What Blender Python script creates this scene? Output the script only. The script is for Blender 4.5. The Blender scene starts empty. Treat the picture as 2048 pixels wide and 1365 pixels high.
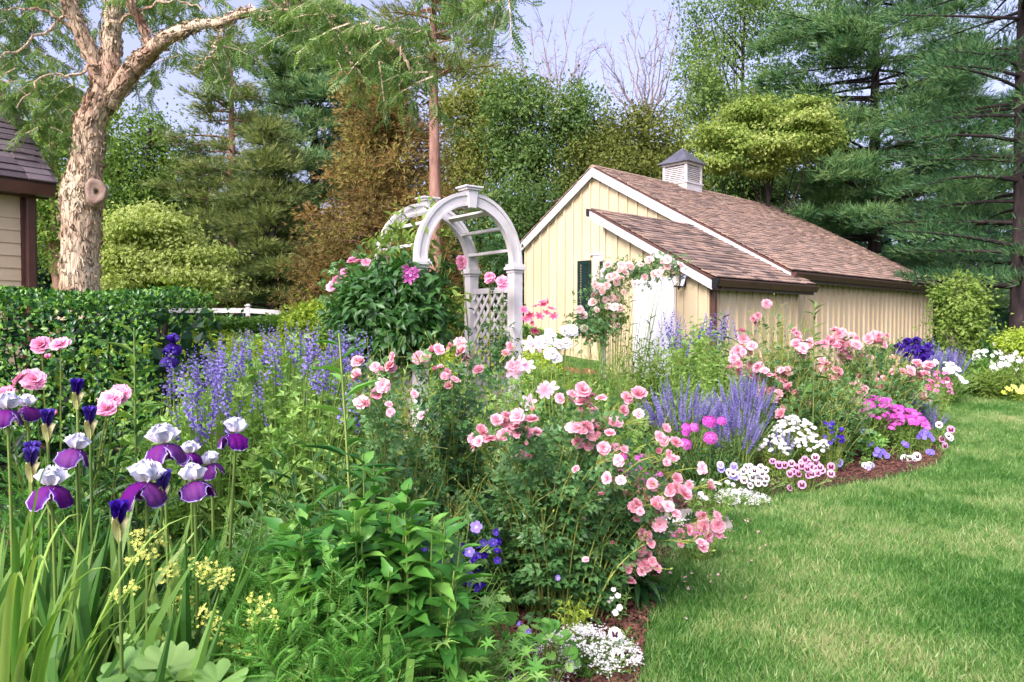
import bpy, math, random
import numpy as np
from mathutils import Vector, Matrix, noise as mnoise

random.seed(11)
rng = np.random.default_rng(11)
scene = bpy.context.scene
col = scene.collection
R = math.radians

# ---------------------------------------------------------------- camera, sky, sun, exposure
HOR, F, CAMH = 645.0, 1479.0, 1.55
cam_data = bpy.data.cameras.new("camera")
cam_data.sensor_width = 36; cam_data.lens = 26
cam_data.clip_start = 0.05; cam_data.clip_end = 900
cam = bpy.data.objects.new("camera", cam_data); col.objects.link(cam)
cam.location = (0, 0, CAMH)
cam.rotation_euler = (R(90) - math.atan((682.5 - HOR) / F), 0, 0)
scene.camera = cam

SUN_EL, SUN_AZ = 40.0, 209.0        # compass bearing of the sun, clockwise from +Y (the view direction)
world = bpy.data.worlds.new("World"); scene.world = world; world.use_nodes = True
wn = world.node_tree.nodes; wl = world.node_tree.links
bg = wn["Background"]
sky = wn.new("ShaderNodeTexSky"); sky.sky_type = 'NISHITA'; sky.sun_disc = False
sky.sun_elevation = R(SUN_EL); sky.sun_rotation = R(SUN_AZ)
sky.air_density = 1.0; sky.dust_density = 6.5; sky.ozone_density = 6.0; sky.altitude = 50
tint = wn.new("ShaderNodeMix"); tint.data_type = 'RGBA'; tint.blend_type = 'MULTIPLY'; tint.inputs[0].default_value = 1; tint.inputs[7].default_value = (1.08, .97, 1.14, 1)   # thin lavender veil
veil = wn.new("ShaderNodeHueSaturation"); veil.inputs['Saturation'].default_value = .62; veil.inputs['Value'].default_value = 1.06
wl.new(sky.outputs[0], veil.inputs['Color']); wl.new(veil.outputs[0], tint.inputs[6]); wl.new(tint.outputs[2], bg.inputs[0]); bg.inputs[1].default_value = 0.15
sun_d = bpy.data.lights.new("sun", 'SUN'); sun_d.energy = 1.25; sun_d.angle = R(24); sun_d.color = (1.0, 0.91, 0.76)
sun = bpy.data.objects.new("sun", sun_d); col.objects.link(sun)
az, el = R(SUN_AZ), R(SUN_EL)
sdir = Vector((math.sin(az) * math.cos(el), math.cos(az) * math.cos(el), math.sin(el)))
sun.rotation_euler = sdir.to_track_quat('Z', 'Y').to_euler(); sun.location = sdir * 60
scene.view_settings.view_transform = 'Standard'; scene.view_settings.look = 'None'
scene.view_settings.gamma = 1; scene.view_settings.use_curve_mapping = False
scene.view_settings.exposure = 1.24

# ---------------------------------------------------------------- helpers
def at(px, py, d):
    """world point of a photo pixel (2048 wide) seen at depth d"""
    return np.array([(px - 1024) / F * d, d, CAMH - (py - HOR) / F * d])
def ss(a, b, x):
    t = np.clip((x - a) / (b - a), 0, 1); return t * t * (3 - 2 * t)
def ground(x, y):
    s = 0.045 + 0.037 * ss(2.5, -1.5, x)
    z = s * np.clip(y - 8, 0, 14) + 0.012 * np.clip(y - 22, 0, 40)
    return z + 0.012 * np.sin(x * 1.3 + y * .7) * np.sin(y * .9 - x * .4)
def norm(a):
    return a / np.maximum(np.linalg.norm(a, axis=-1, keepdims=True), 1e-9)

def tag(o, label=None, cat=None, group=None, kind=None):
    if label: o['label'] = label
    if cat: o['category'] = cat
    if group: o['group'] = group
    if kind: o['kind'] = kind
    return o
def thing(name, label, cat, loc=(0, 0, 0), rotz=0, group=None):
    o = bpy.data.objects.new(name, None); col.objects.link(o)
    o.empty_display_size = .1
    o.location = [float(c) for c in loc]; o.rotation_euler = (0, 0, rotz)
    return tag(o, label, cat, group)

class T:                                     # a template shape: vertices, triangles, e attribute
    def __init__(s, v, f, e=None):
        s.v = np.array(v, float); s.f = np.array(f, int).reshape(-1, 3)
        s.e = np.array(e, float) if e is not None else np.zeros(len(s.v))
def tjoin(ts):
    v, f, e, n = [], [], [], 0
    for t in ts:
        v.append(t.v); f.append(t.f + n); e.append(t.e); n += len(t.v)
    return T(np.concatenate(v), np.concatenate(f), np.concatenate(e))
def txf(t, rot=None, loc=(0, 0, 0), s=1.0):
    v = t.v * s
    if rot is not None: v = v @ np.array(rot.to_3x3()).T
    return T(v + np.array(loc), t.f, t.e)

def frames(D, U):
    Y = norm(D); X = norm(np.cross(Y, U)); Z = np.cross(X, Y)
    return np.stack([X, Y, Z], axis=-1)
def scatter(t, M, P, S, val):
    """one chunk holding a copy of template t per row"""
    S = np.asarray(S, float)
    if S.ndim == 1: S = np.stack([S, S, S], 1)
    n, k = len(P), len(t.v)
    V = np.einsum('nij,nkj->nki', M, t.v[None] * S[:, None, :]) + P[:, None, :]
    Fc = t.f[None] + (np.arange(n) * k)[:, None, None]
    return V.reshape(-1, 3), Fc.reshape(-1, 3), np.repeat(val, k), np.tile(t.e, n)
def mesh_of(name, chunks, mats, smooth=False):
    """chunks: (V, F, val, e, material index)"""
    Vs, Fs, vs, es, ms, n = [], [], [], [], [], 0
    for c in chunks:
        V, Fc, val, e = c[:4]; mi = c[4] if len(c) > 4 else 0
        Vs.append(V); Fs.append(Fc + n); vs.append(val); es.append(e)
        ms.append(np.full(len(Fc), mi)); n += len(V)
    V = np.concatenate(Vs); Fc = np.concatenate(Fs)
    me = bpy.data.meshes.new(name)
    me.vertices.add(len(V)); me.vertices.foreach_set("co", V.astype(np.float32).ravel())
    me.loops.add(Fc.size); me.loops.foreach_set("vertex_index", Fc.astype(np.int32).ravel())
    me.polygons.add(len(Fc))
    me.polygons.foreach_set("loop_start", (np.arange(len(Fc)) * 3).astype(np.int32))
    me.polygons.foreach_set("material_index", np.concatenate(ms).astype(np.int32))
    me.polygons.foreach_set("use_smooth", np.full(len(Fc), smooth))
    for m in (mats if isinstance(mats, (list, tuple)) else [mats]): me.materials.append(m)
    me.update(calc_edges=True)
    a = me.attributes.new("v", 'FLOAT', 'POINT'); a.data.foreach_set("value", np.concatenate(vs).astype(np.float32))
    a = me.attributes.new("e", 'FLOAT', 'POINT'); a.data.foreach_set("value", np.concatenate(es).astype(np.float32))
    return me
def link(name, me, parent=None, loc=None, mat4=None):
    o = bpy.data.objects.new(name, me); col.objects.link(o)
    if parent is not None: o.parent = parent
    if mat4 is not None: o.matrix_basis = mat4
    elif loc is not None: o.location = [float(c) for c in loc]
    return o
def part(name, chunks, mats, parent, smooth=False, stuff=False, loc=None):
    o = link(name, mesh_of(name, chunks, mats, smooth), parent, loc)
    if stuff: o['kind'] = 'stuff'
    return o
def tmesh(name, t, mats, smooth=False, val=0.0):
    return mesh_of(name, [(t.v, t.f, np.full(len(t.v), val), t.e)], mats, smooth)
def m4(M, p, s):
    m = Matrix.Identity(4)
    for i in range(3):
        for j in range(3): m[i][j] = float(M[i][j] * s[j])
        m[i][3] = float(p[i])
    return m
def put(name, meshes, M, P, S, parent):
    """one object per row, sharing the given meshes"""
    S = np.asarray(S, float)
    if S.ndim == 1: S = np.stack([S, S, S], 1)
    out = []
    for i in range(len(P)):
        out.append(link(name, meshes[i % len(meshes)], parent, mat4=m4(M[i], P[i], S[i])))
    return out

# boxes and prisms for the built things
def box_t(x0, x1, y0, y1, z0, z1):
    v = [(x, y, z) for z in (z0, z1) for y in (y0, y1) for x in (x0, x1)]
    q = [(0, 2, 3, 1), (4, 5, 7, 6), (0, 1, 5, 4), (2, 6, 7, 3), (0, 4, 6, 2), (1, 3, 7, 5)]
    f = []
    for a, b, c, d in q: f += [(a, b, c), (a, c, d)]
    return T(v, f)
def prism_t(poly, axis, a, b):
    """polygon (convex-ish fan) in the two other axes, extruded along axis from a to b"""
    n = len(poly)
    def mk(p, c): return (c, p[0], p[1]) if axis == 0 else ((p[0], c, p[1]) if axis == 1 else (p[0], p[1], c))
    v = [mk(p, a) for p in poly] + [mk(p, b) for p in poly]
    f = [(0, i, i + 1) for i in range(1, n - 1)] + [(n, n + i + 1, n + i) for i in range(1, n - 1)]
    for i in range(n):
        j = (i + 1) % n; f += [(i, n + i, n + j), (i, n + j, j)]
    return T(v, f)
def bar_t(p, q, w, h, up=(0, 0, 1)):
    p = np.array(p, float); q = np.array(q, float); L = np.linalg.norm(q - p)
    M = frames((q - p)[None], np.array(up, float)[None])[0]
    b = box_t(-w / 2, w / 2, 0, L, -h / 2, h / 2)
    return T(b.v @ M.T + p, b.f)
def solid(name, t, mat, parent=None, smooth=False, bevel=0):
    o = link(name, tmesh(name, t, mat, smooth, 0.5), parent)
    if bevel:
        b = o.modifiers.new("bevel", 'BEVEL'); b.width = bevel; b.segments = 2; b.limit_method = 'ANGLE'
    return o
def tube_chunk(pts, rad, sides=6, val=.5):
    """one tube through pts"""
    pts = np.array(pts, float); rad = np.broadcast_to(np.array(rad, float), (len(pts),))
    tg = norm(np.gradient(pts, axis=0)); ref = np.array([.31, .2, .93])
    X = norm(np.cross(tg, ref)); Y = np.cross(tg, X)
    a = np.linspace(0, 2 * np.pi, sides, endpoint=False)
    V = pts[:, None] + rad[:, None, None] * (np.cos(a)[None, :, None] * X[:, None] + np.sin(a)[None, :, None] * Y[:, None])
    n = len(pts); f = []
    for i in range(n - 1):
        for j in range(sides):
            k = (j + 1) % sides; A, B, C, D = i * sides + j, i * sides + k, (i + 1) * sides + k, (i + 1) * sides + j
            f += [(A, B, C), (A, C, D)]
    return V.reshape(-1, 3), np.array(f), np.full(n * sides, val), np.repeat(np.linspace(0, 1, n), sides)
def bez(A, C, B, t):
    t = np.asarray(t)[..., None]; return (1 - t) ** 2 * A + 2 * t * (1 - t) * C + t * t * B
def stems_chunk(A, C, B, r0, r1, seg=4, val=None):
    """many thin three-sided stems at once"""
    n = len(A); ts = np.linspace(0, 1, seg + 1)
    pts = np.stack([bez(A, C, B, np.full(n, t)) for t in ts], 1)             # n, seg+1, 3
    tg = norm(np.gradient(pts, axis=1)); X = norm(np.cross(tg, np.array([.3, .5, .1]))); Y = np.cross(tg, X)
    r = (r0 + (r1 - r0) * ts)[None, :, None, None]
    a = np.array([0, 2.094, 4.189])
    V = pts[:, :, None] + r * (np.cos(a)[None, None, :, None] * X[:, :, None] + np.sin(a)[None, None, :, None] * Y[:, :, None])
    f = []
    for i in range(seg):
        for j in range(3):
            k = (j + 1) % 3; a_, b_, c_, d_ = i * 3 + j, i * 3 + k, (i + 1) * 3 + k, (i + 1) * 3 + j
            f += [(a_, b_, c_), (a_, c_, d_)]
    f = np.array(f); k = 3 * (seg + 1)
    Fc = f[None] + (np.arange(n) * k)[:, None, None]
    val = rng.random(n) if val is None else val
    return V.reshape(-1, 3), Fc.reshape(-1, 3), np.repeat(val, k), np.zeros(n * k)

# ---------------------------------------------------------------- leaf and petal templates
def leaf_t(w=.5, fold=.1, droop=.18, n=4, peak=.42, serr=0, wave=0):
    """a pointed leaf of unit length along +Y, folded along its midrib"""
    v, f, e = [(0, 0, 0)], [], [0]
    ts = np.linspace(0, 1, n + 1)[1:-1]
    for k, t in enumerate(ts):
        x = (t / peak) ** .75 if t < peak else ((1 - t) / (1 - peak)) ** .85
        hw = w / 2 * x * (1 + serr * (1 if k % 2 else -1))
        z = -droop * t * t; wv = wave * math.sin(t * 11)
        v += [(-hw, t, z + fold * x + wv), (0, t, z), (hw, t, z + fold * x - wv)]; e += [1, t, 1]
    v.append((0, 1, -droop)); e.append(1)
    f += [(0, 2, 1), (0, 3, 2)]
    m = len(ts)
    for k in range(m - 1):
        a = 1 + 3 * k; b = a + 3
        f += [(a, a + 1, b + 1), (a, b + 1, b), (a + 1, a + 2, b + 2), (a + 1, b + 2, b + 1)]
    a = 1 + 3 * (m - 1); tip = len(v) - 1
    f += [(a, a + 1, tip), (a + 1, a + 2, tip)]
    return T(v, f, e)
LEAF2 = T([(0, 0, 0), (-.5, .45, .12), (.5, .45, .12), (0, 1, -.1)], [(0, 3, 1), (0, 2, 3)], [0, 1, 1, 1])
LEAF4 = leaf_t(1, .12, .12, 2 + 0, .5) if False else T([(0, 0, 0), (-.5, .42, .14), (0, .5, -.02), (.5, .42, .14), (0, 1, -.14)],
        [(0, 2, 1), (0, 3, 2), (1, 2, 4), (2, 3, 4)], [0, 1, .5, 1, 1])
LEAF8 = leaf_t(1, .12, .2, 4, .42)
LEAFS = leaf_t(1, .13, .3, 9, .38, .08, .02)
LANCE = leaf_t(1, .1, .25, 5, .35)
def petal_t(L=1, W=.8, a0=60, a1=90, cup=.15, ruf=0., az=0, nu=5, nw=5, seed=0, tip=.75, emode='edge', lift=0, pw=1.):
    rr = random.Random(seed); ph = rr.random() * 6
    v, e, r, z = [], [], 0.0, lift
    for j in range(nw + 1):
        w = j / nw; a = R(a0 + (a1 - a0) * w ** pw)
        if j: r += L / nw * math.sin(a); z += L / nw * math.cos(a)
        hw = W / 2 * (math.sin(math.pi * min(1, (.12 + .88 * w) * tip)) ** .8) * (1 if w < .95 else .82)
        if nu >= 9: hw *= 1 + .10 * math.sin(w * 17 + ph) + .05 * math.sin(w * 31 + 2 * ph)
        for i in range(nu):
            u = -1 + 2 * i / (nu - 1)
            rf = ruf * L * (w ** (1.6 if nu < 9 else .9)) * math.sin(u * (6 if nu < 9 else 10) + ph + w * 4) * (.35 + .65 * abs(u))
            nx, nz = math.cos(a), -math.sin(a)
            c = cup * L * u * u * w ** .5 + rf
            v.append((u * hw, r - nx * c * -1 * 0 - c * math.cos(a) * 1.0, z + c * math.sin(a)))
            e.append(max(abs(u) ** 3, w ** 5) if emode == 'edge' else w)
    f = []
    for j in range(nw):
        for i in range(nu - 1):
            a_ = j * nu + i; f += [(a_, a_ + 1, a_ + nu + 1), (a_, a_ + nu + 1, a_ + nu)]
    t = T(v, f, e)
    return txf(t, Matrix.Rotation(R(az), 4, 'Z'))
def rose_t(seed=0, layers=((5, 75, 95, 1.0), (5, 45, 75, .85), (5, 22, 40, .7), (3, 8, 5, .5)), nu=4, nw=3, W=.95):
    rr = random.Random(seed); out = []
    for li, (n, a0, a1, L) in enumerate(layers):
        off = rr.random() * 360
        for k in range(n):
            out.append(petal_t(L * rr.uniform(.45, .55), W * L * .62, a0 + rr.uniform(-9, 9), a1 + rr.uniform(-14, 14), .16, .06,
                               off + 360 * k / n + rr.uniform(-8, 8), nu, nw, rr.random(), .72, 'w', 0.0))
    return tjoin(out)
def flat_t(n=5, W=.8, L=.5, a=82, seed=0, tip=.72, ruf=.04, a1=None, nu=4, nw=3, jit=4):
    rr = random.Random(seed)
    return tjoin([petal_t(L, W * L, a + rr.uniform(-5, 5), (a1 or a + 6) + rr.uniform(-6, 6), .05, ruf,
                  360 * k / n + rr.uniform(-jit, jit), nu, nw, rr.random(), tip, 'w') for k in range(n)])
def pinnate_t(pairs=8, ll=.24, lw=.09, ang=62, droop=.25, tipleaf=True, base=.15, quad=True):
    out = []
    v = [(-.006, 0, 0), (.006, 0, 0), (0, 1, -droop)]; out.append(T(v, [(0, 1, 2)]))
    for k in range(pairs):
        t = base + (1 - base) * k / pairs; z = -droop * t * t; s = (1 - .45 * abs(t - .45))
        for sd in (-1, 1):
            M = Matrix.Rotation(R(-sd * ang), 4, 'Z') @ Matrix.Rotation(R(-12), 4, 'X')
            l = LEAF2; q = T(l.v * np.array([lw, ll * s, ll * s]), l.f, l.e)
            out.append(txf(q, M, (0, t, z)))
    if tipleaf: out.append(T(LEAF2.v * np.array([lw, ll, ll]) + np.array([0, .97, -droop]), LEAF2.f, LEAF2.e))
    return tjoin(out)
def compound_t(n=5, ll=.45, lw=.3, leaf=LEAF4):
    out = [T([(-.008, 0, 0), (.008, 0, 0), (0, .7, -.03)], [(0, 1, 2)])]
    spots = [(.3, 60), (.3, -60), (.6, 55), (.6, -55), (.66, 0)][-n:] if n == 5 else [(.4, 65), (.4, -65), (.42, 0)]
    for t, a in spots:
        q = T(leaf.v * np.array([lw, ll, ll]), leaf.f, leaf.e)
        out.append(txf(q, Matrix.Rotation(R(-a), 4, 'Z'), (0, t, -.03 * t)))
    return tjoin(out)
ROSELEAF = compound_t(5, .4, .27); TRIFOL = compound_t(3, .6, .26)
FEATHER = pinnate_t(7, .36, .03, 48, .15); FROND = pinnate_t(9, .26, .085, 66, .35)
def lobed_t(n=7, cut=.5):
    """a palmately lobed leaf"""
    v, f, e = [(0, .42, -.05)], [], [0]
    for k in range(n):
        a = R(-150 + 300 * k / (n - 1)); L = .58 - .12 * abs(k - (n - 1) / 2) / n * 2
        for da, rr_, zz in ((-16, .20, .0), (-9, .42, .03), (-7, .37, .03), (0, 1, -.06), (7, .37, .03), (9, .42, .03), (16, .20, .0)):
            r_ = L * (rr_ if rr_ == 1 else rr_ + (1 - cut) * .25); aa = a + R(da * 1.15)
            v.append((math.sin(aa) * r_, .42 + math.cos(aa) * r_, zz)); e.append(rr_)
    m = len(v) - 1
    for k in range(1, m): f.append((0, k + 1, k))
    return T(v, f, e)
LOBED = lobed_t()
def scallop_t():
    v, f, e = [(0, .35, -.06)], [], [0]; n = 45
    for k in range(n + 1):
        a = R(-165 + 330 * k / n); lob = abs(math.sin(k / n * math.pi * 9 / 1.0))
        r_ = .46 * (.86 + .16 * lob ** .5) * (1 - .1 * math.cos(a * 1)); z = .05 + .09 * lob * .8
        v.append((math.sin(a) * r_, .35 + math.cos(a) * r_, z)); e.append(1)
    for k in range(1, n + 1): f.append((0, k + 1, k))
    return T(v, f, e)
SCALLOP = scallop_t()
def tuft_t(n=7, spread=38, w=.05, seed=1):
    rr = random.Random(seed); out = []
    for k in range(n):
        M = Matrix.Rotation(rr.random() * 6.28, 4, 'Y') @ Matrix.Rotation(R(rr.uniform(6, spread)), 4, 'X')
        L = rr.uniform(.7, 1)
        out.append(txf(T([(-w / 2, 0, 0), (w / 2, 0, 0), (0, L, 0)], [(0, 1, 2)]), M))
    return tjoin(out)
TUFT = tuft_t()

# ---------------------------------------------------------------- materials
def newmat(name):
    m = bpy.data.materials.new(name); m.use_nodes = True
    nt = m.node_tree; b = nt.nodes["Principled BSDF"]; return m, nt, nt.nodes, nt.links, b
def fac_node(nt):
    """a 0..1 value that differs from leaf to leaf and from object to object"""
    n = nt.nodes; l = nt.links
    a = n.new("ShaderNodeAttribute"); a.attribute_name = 'v'
    oi = n.new("ShaderNodeObjectInfo")
    ad = n.new("ShaderNodeMath"); ad.operation = 'ADD'; l.new(a.outputs['Fac'], ad.inputs[0]); l.new(oi.outputs['Random'], ad.inputs[1])
    w = n.new("ShaderNodeMath"); w.operation = 'PINGPONG'; w.inputs[1].default_value = 1.0; l.new(ad.outputs[0], w.inputs[0])
    return w.outputs[0]
def ramp(nt, fac, cols):
    r = nt.nodes.new("ShaderNodeValToRGB"); els = r.color_ramp.elements
    while len(els) < len(cols): els.new(.5)
    for i, c in enumerate(cols):
        p, cc = c if len(c) == 2 else (i / (len(cols) - 1), c)
        els[i].position = p; els[i].color = (*cc, 1)
    nt.links.new(fac, r.inputs[0]); return r.outputs[0]
def hexc(h):
    c = [int(h[i:i + 2], 16) / 255 for i in (0, 2, 4)]
    return tuple(x / 12.92 if x <= .04045 else ((x + .055) / 1.055) ** 2.4 for x in c)
def leafmat(name, cols, trans=.35, rough=.45, spec=.35, tcol=(1.15, 1.25, .6)):
    m, nt, n, l, b = newmat(name)
    c = ramp(nt, fac_node(nt), [hexc(x) if isinstance(x, str) else x for x in cols])
    l.new(c, b.inputs['Base Color']); b.inputs['Roughness'].default_value = rough
    b.inputs['Specular IOR Level'].default_value = spec
    tr = n.new("ShaderNodeBsdfTranslucent"); mx = n.new("ShaderNodeMix"); mx.data_type = 'RGBA'; mx.blend_type = 'MULTIPLY'
    mx.inputs[0].default_value = 1; mx.inputs[7].default_value = (*tcol, 1); l.new(c, mx.inputs[6]); l.new(mx.outputs[2], tr.inputs[0])
    ms = n.new("ShaderNodeMixShader"); ms.inputs[0].default_value = trans
    l.new(b.outputs[0], ms.inputs[1]); l.new(tr.outputs[0], ms.inputs[2])
    l.new(ms.outputs[0], n["Material Output"].inputs[0]); return m
def petalmat(name, stops, trans=.3, jitter=.25, rough=.6):
    """colour along the e attribute, slightly different from bloom to bloom"""
    m, nt, n, l, b = newmat(name)
    a = n.new("ShaderNodeAttribute"); a.attribute_name = 'e'
    c = ramp(nt, a.outputs['Fac'], [(p, hexc(x)) for p, x in stops])
    h = n.new("ShaderNodeHueSaturation"); l.new(c, h.inputs['Color'])
    f = fac_node(nt)
    mr = n.new("ShaderNodeMapRange"); mr.inputs[3].default_value = 1 - jitter; mr.inputs[4].default_value = 1 + jitter; l.new(f, mr.inputs[0])
    l.new(mr.outputs[0], h.inputs['Value'])
    mr2 = n.new("ShaderNodeMapRange"); mr2.inputs[3].default_value = 1 + jitter * .6; mr2.inputs[4].default_value = 1 - jitter * .8; l.new(f, mr2.inputs[0])
    l.new(mr2.outputs[0], h.inputs['Saturation'])
    l.new(h.outputs[0], b.inputs['Base Color']); b.inputs['Roughness'].default_value = rough; b.inputs['Specular IOR Level'].default_value = .2
    tr = n.new("ShaderNodeBsdfTranslucent"); l.new(h.outputs[0], tr.inputs[0])
    ms = n.new("ShaderNodeMixShader"); ms.inputs[0].default_value = trans
    l.new(b.outputs[0], ms.inputs[1]); l.new(tr.outputs[0], ms.inputs[2]); l.new(ms.outputs[0], n["Material Output"].inputs[0]); return m
def surfmat(name, cols, scale=6, rough=.75, bump=.15, bscale=40, stretch=(1, 1, 1), spec=.3, rnd=.0, metal=0, coord='Object'):
    m, nt, n, l, b = newmat(name)
    tc = n.new("ShaderNodeTexCoord"); mp = n.new("ShaderNodeMapping"); mp.inputs[3].default_value = stretch
    l.new(tc.outputs[coord], mp.inputs[0])
    nz = n.new("ShaderNodeTexNoise"); nz.inputs['Scale'].default_value = scale; nz.inputs['Detail'].default_value = 8; l.new(mp.outputs[0], nz.inputs[0])
    fac = nz.outputs[0]
    if rnd:
        f = fac_node(nt); mx = n.new("ShaderNodeMix"); mx.inputs[0].default_value = rnd; l.new(fac, mx.inputs[2]); l.new(f, mx.inputs[3]); fac = mx.outputs[0]
    c = ramp(nt, fac, [(p, hexc(x)) for p, x in cols]); l.new(c, b.inputs['Base Color'])
    b.inputs['Roughness'].default_value = rough; b.inputs['Specular IOR Level'].default_value = spec; b.inputs['Metallic'].default_value = metal
    if bump:
        nb = n.new("ShaderNodeTexNoise"); nb.inputs['Scale'].default_value = bscale; nb.inputs['Detail'].default_value = 6; l.new(mp.outputs[0], nb.inputs[0])
        bp = n.new("ShaderNodeBump"); bp.inputs['Strength'].default_value = bump; bp.inputs['Distance'].default_value = .02
        l.new(nb.outputs[0], bp.inputs['Height']); l.new(bp.outputs[0], b.inputs['Normal'])
    return m

M = {}
M['white'] = surfmat('white_paint', [(.25, 'bdb8b2'), (.5, 'cac7c3'), (.7, 'd2d0ce')], 7, .5, .05, 60)
M['cream'] = surfmat('cream_board', [(.25, 'b8a682'), (.5, 'c5b490'), (.75, 'cec09e')], 2.2, .65, .06, 50, (1, 1, .3), rnd=.2)
M['shingle'] = surfmat('brown_asphalt_shingle', [(.1, '564b45'), (.3, '78695f'), (.5, '8c7a6e'), (.7, 'ab917d'), (.95, '665951')], 45, .92, .5, 220, spec=.15, rnd=.7)
M['shingle_grey'] = surfmat('grey_asphalt_shingle', [(.1, '4a4346'), (.4, '655c60'), (.7, '776d70'), (.95, '5a5256')], 45, .92, .5, 220, spec=.15, rnd=.7)
M['gutter'] = surfmat('brown_gutter_metal', [(.3, '4a322a'), (.7, '5c4036')], 4, .35, .03, 20, spec=.5)
M['shutter'] = surfmat('dark_green_paint', [(.3, '10251f'), (.7, '17302a')], 5, .45, .03, 30)
M['slate'] = surfmat('lead_roof', [(.3, '4b4b52'), (.7, '63636b')], 5, .4, .05, 30, spec=.5)
M['black'] = surfmat('black_metal', [(.3, '17161a'), (.7, '232227')], 5, .4, .03, 30, spec=.5)
M['doorwhite'] = surfmat('door_paint', [(.3, 'cfd0d3'), (.7, 'd9dadd')], 4, .5, .04, 60)
M['darkglass'], nt, n, l, b = newmat('window_glass'); b.inputs['Base Color'].default_value = (.02, .025, .03, 1); b.inputs['Roughness'].default_value = .05
M['glass'], nt, n, l, b = newmat('lantern_glass'); b.inputs['Base Color'].default_value = (.75, .75, .72, 1); b.inputs['Roughness'].default_value = .05; b.inputs['Transmission Weight'].default_value = .9
M['stone'] = surfmat('pale_flagstone', [(.3, '8d857c'), (.7, 'ada49a')], 6, .85, .3, 60)
M['mulch'] = surfmat('brown_mulch_ground', [(.25, '2a1a14'), (.5, '48302a'), (.75, '63443a')], 30, .95, .9, 70, coord='Object')
M['chip'] = surfmat('mulch_chip', [(.1, '33201a'), (.5, '5a3a30'), (.9, '7d5546')], 20, .9, .2, 60, rnd=.8)
M['bark'] = surfmat('flaky_tan_bark', [(.28, '6e5447'), (.42, '93765f'), (.52, 'b0977c'), (.62, 'c2ae90'), (.74, 'a88676')], 3.2, .9, .9, 22, (1, 1, .45))
def barkmat(name, c0, c1, c2, crack):
    m, nt, n, l, b = newmat(name)
    tc = n.new("ShaderNodeTexCoord"); nz = n.new("ShaderNodeTexNoise"); nz.inputs['Scale'].default_value = 1.6; nz.inputs['Detail'].default_value = 5; l.new(tc.outputs['Object'], nz.inputs[0])
    c = ramp(nt, nz.outputs[0], [(.32, hexc(c0)), (.48, hexc(c1)), (.62, hexc(c2))])
    mp = n.new("ShaderNodeMapping"); mp.inputs[3].default_value = (1, 1, .28); l.new(tc.outputs['Object'], mp.inputs[0])
    wn_ = n.new("ShaderNodeTexNoise"); wn_.inputs['Scale'].default_value = 7; wn_.inputs['Detail'].default_value = 4; l.new(mp.outputs[0], wn_.inputs[0])
    va = n.new("ShaderNodeVectorMath"); va.operation = 'MULTIPLY_ADD'; va.inputs[1].default_value = (.22, .22, .22); l.new(wn_.outputs['Color'], va.inputs[0]); l.new(mp.outputs[0], va.inputs[2])
    vo = n.new("ShaderNodeTexVoronoi"); vo.feature = 'DISTANCE_TO_EDGE'; vo.inputs['Scale'].default_value = 17; l.new(va.outputs[0], vo.inputs['Vector'])
    cr = n.new("ShaderNodeMapRange"); cr.inputs[1].default_value = 0; cr.inputs[2].default_value = .05; l.new(vo.outputs[0], cr.inputs[0])
    mx = n.new("ShaderNodeMix"); mx.data_type = 'RGBA'; mx.inputs[6].default_value = (*hexc(crack), 1); l.new(cr.outputs[0], mx.inputs[0]); l.new(c, mx.inputs[7])
    fn = n.new("ShaderNodeTexNoise"); fn.inputs['Scale'].default_value = 30; fn.inputs['Detail'].default_value = 8; l.new(mp.outputs[0], fn.inputs[0])
    m2 = n.new("ShaderNodeMix"); m2.data_type = 'RGBA'; m2.blend_type = 'OVERLAY'; m2.inputs[0].default_value = .7; l.new(mx.outputs[2], m2.inputs[6]); l.new(fn.outputs[0], m2.inputs[7]); l.new(m2.outputs[2], b.inputs['Base Color'])
    ad = n.new("ShaderNodeMath"); ad.operation = 'MULTIPLY_ADD'; ad.inputs[1].default_value = .35; l.new(fn.outputs[0], ad.inputs[0]); l.new(cr.outputs[0], ad.inputs[2])
    bp = n.new("ShaderNodeBump"); bp.inputs['Strength'].default_value = .9; bp.inputs['Distance'].default_value = .03; l.new(ad.outputs[0], bp.inputs['Height']); l.new(bp.outputs[0], b.inputs['Normal'])
    b.inputs['Roughness'].default_value = .92; b.inputs['Specular IOR Level'].default_value = .15; return m
M['bark'] = barkmat('flaky_tan_bark', 'ae9078', 'baa688', 'c4b698', '937c66')
M['scar'] = surfmat('sawn_wood', [(.3, '7d6858'), (.5, '96806e'), (.7, 'a8937f')], 8, .85, .4, 30)
M['barkd'] = surfmat('dark_pine_bark', [(.3, '1f1a19'), (.6, '3b3230'), (.8, '574a45')], 6, .95, .8, 25, (1, 1, .3))
M['barkr'] = surfmat('reddish_pine_bark', [(.3, '6b5047'), (.5, '93705f'), (.8, 'ab8a78')], 5, .95, .8, 22, (1, 1, .3))
M['barkg'] = surfmat('grey_twig_bark', [(.3, '77696a'), (.7, '9c8d8b')], 5, .9, .3, 22)
M['brick'] = surfmat('brick_path', [(.3, '7a4c3c'), (.7, 'a06b55')], 8, .9, .3, 40)

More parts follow.
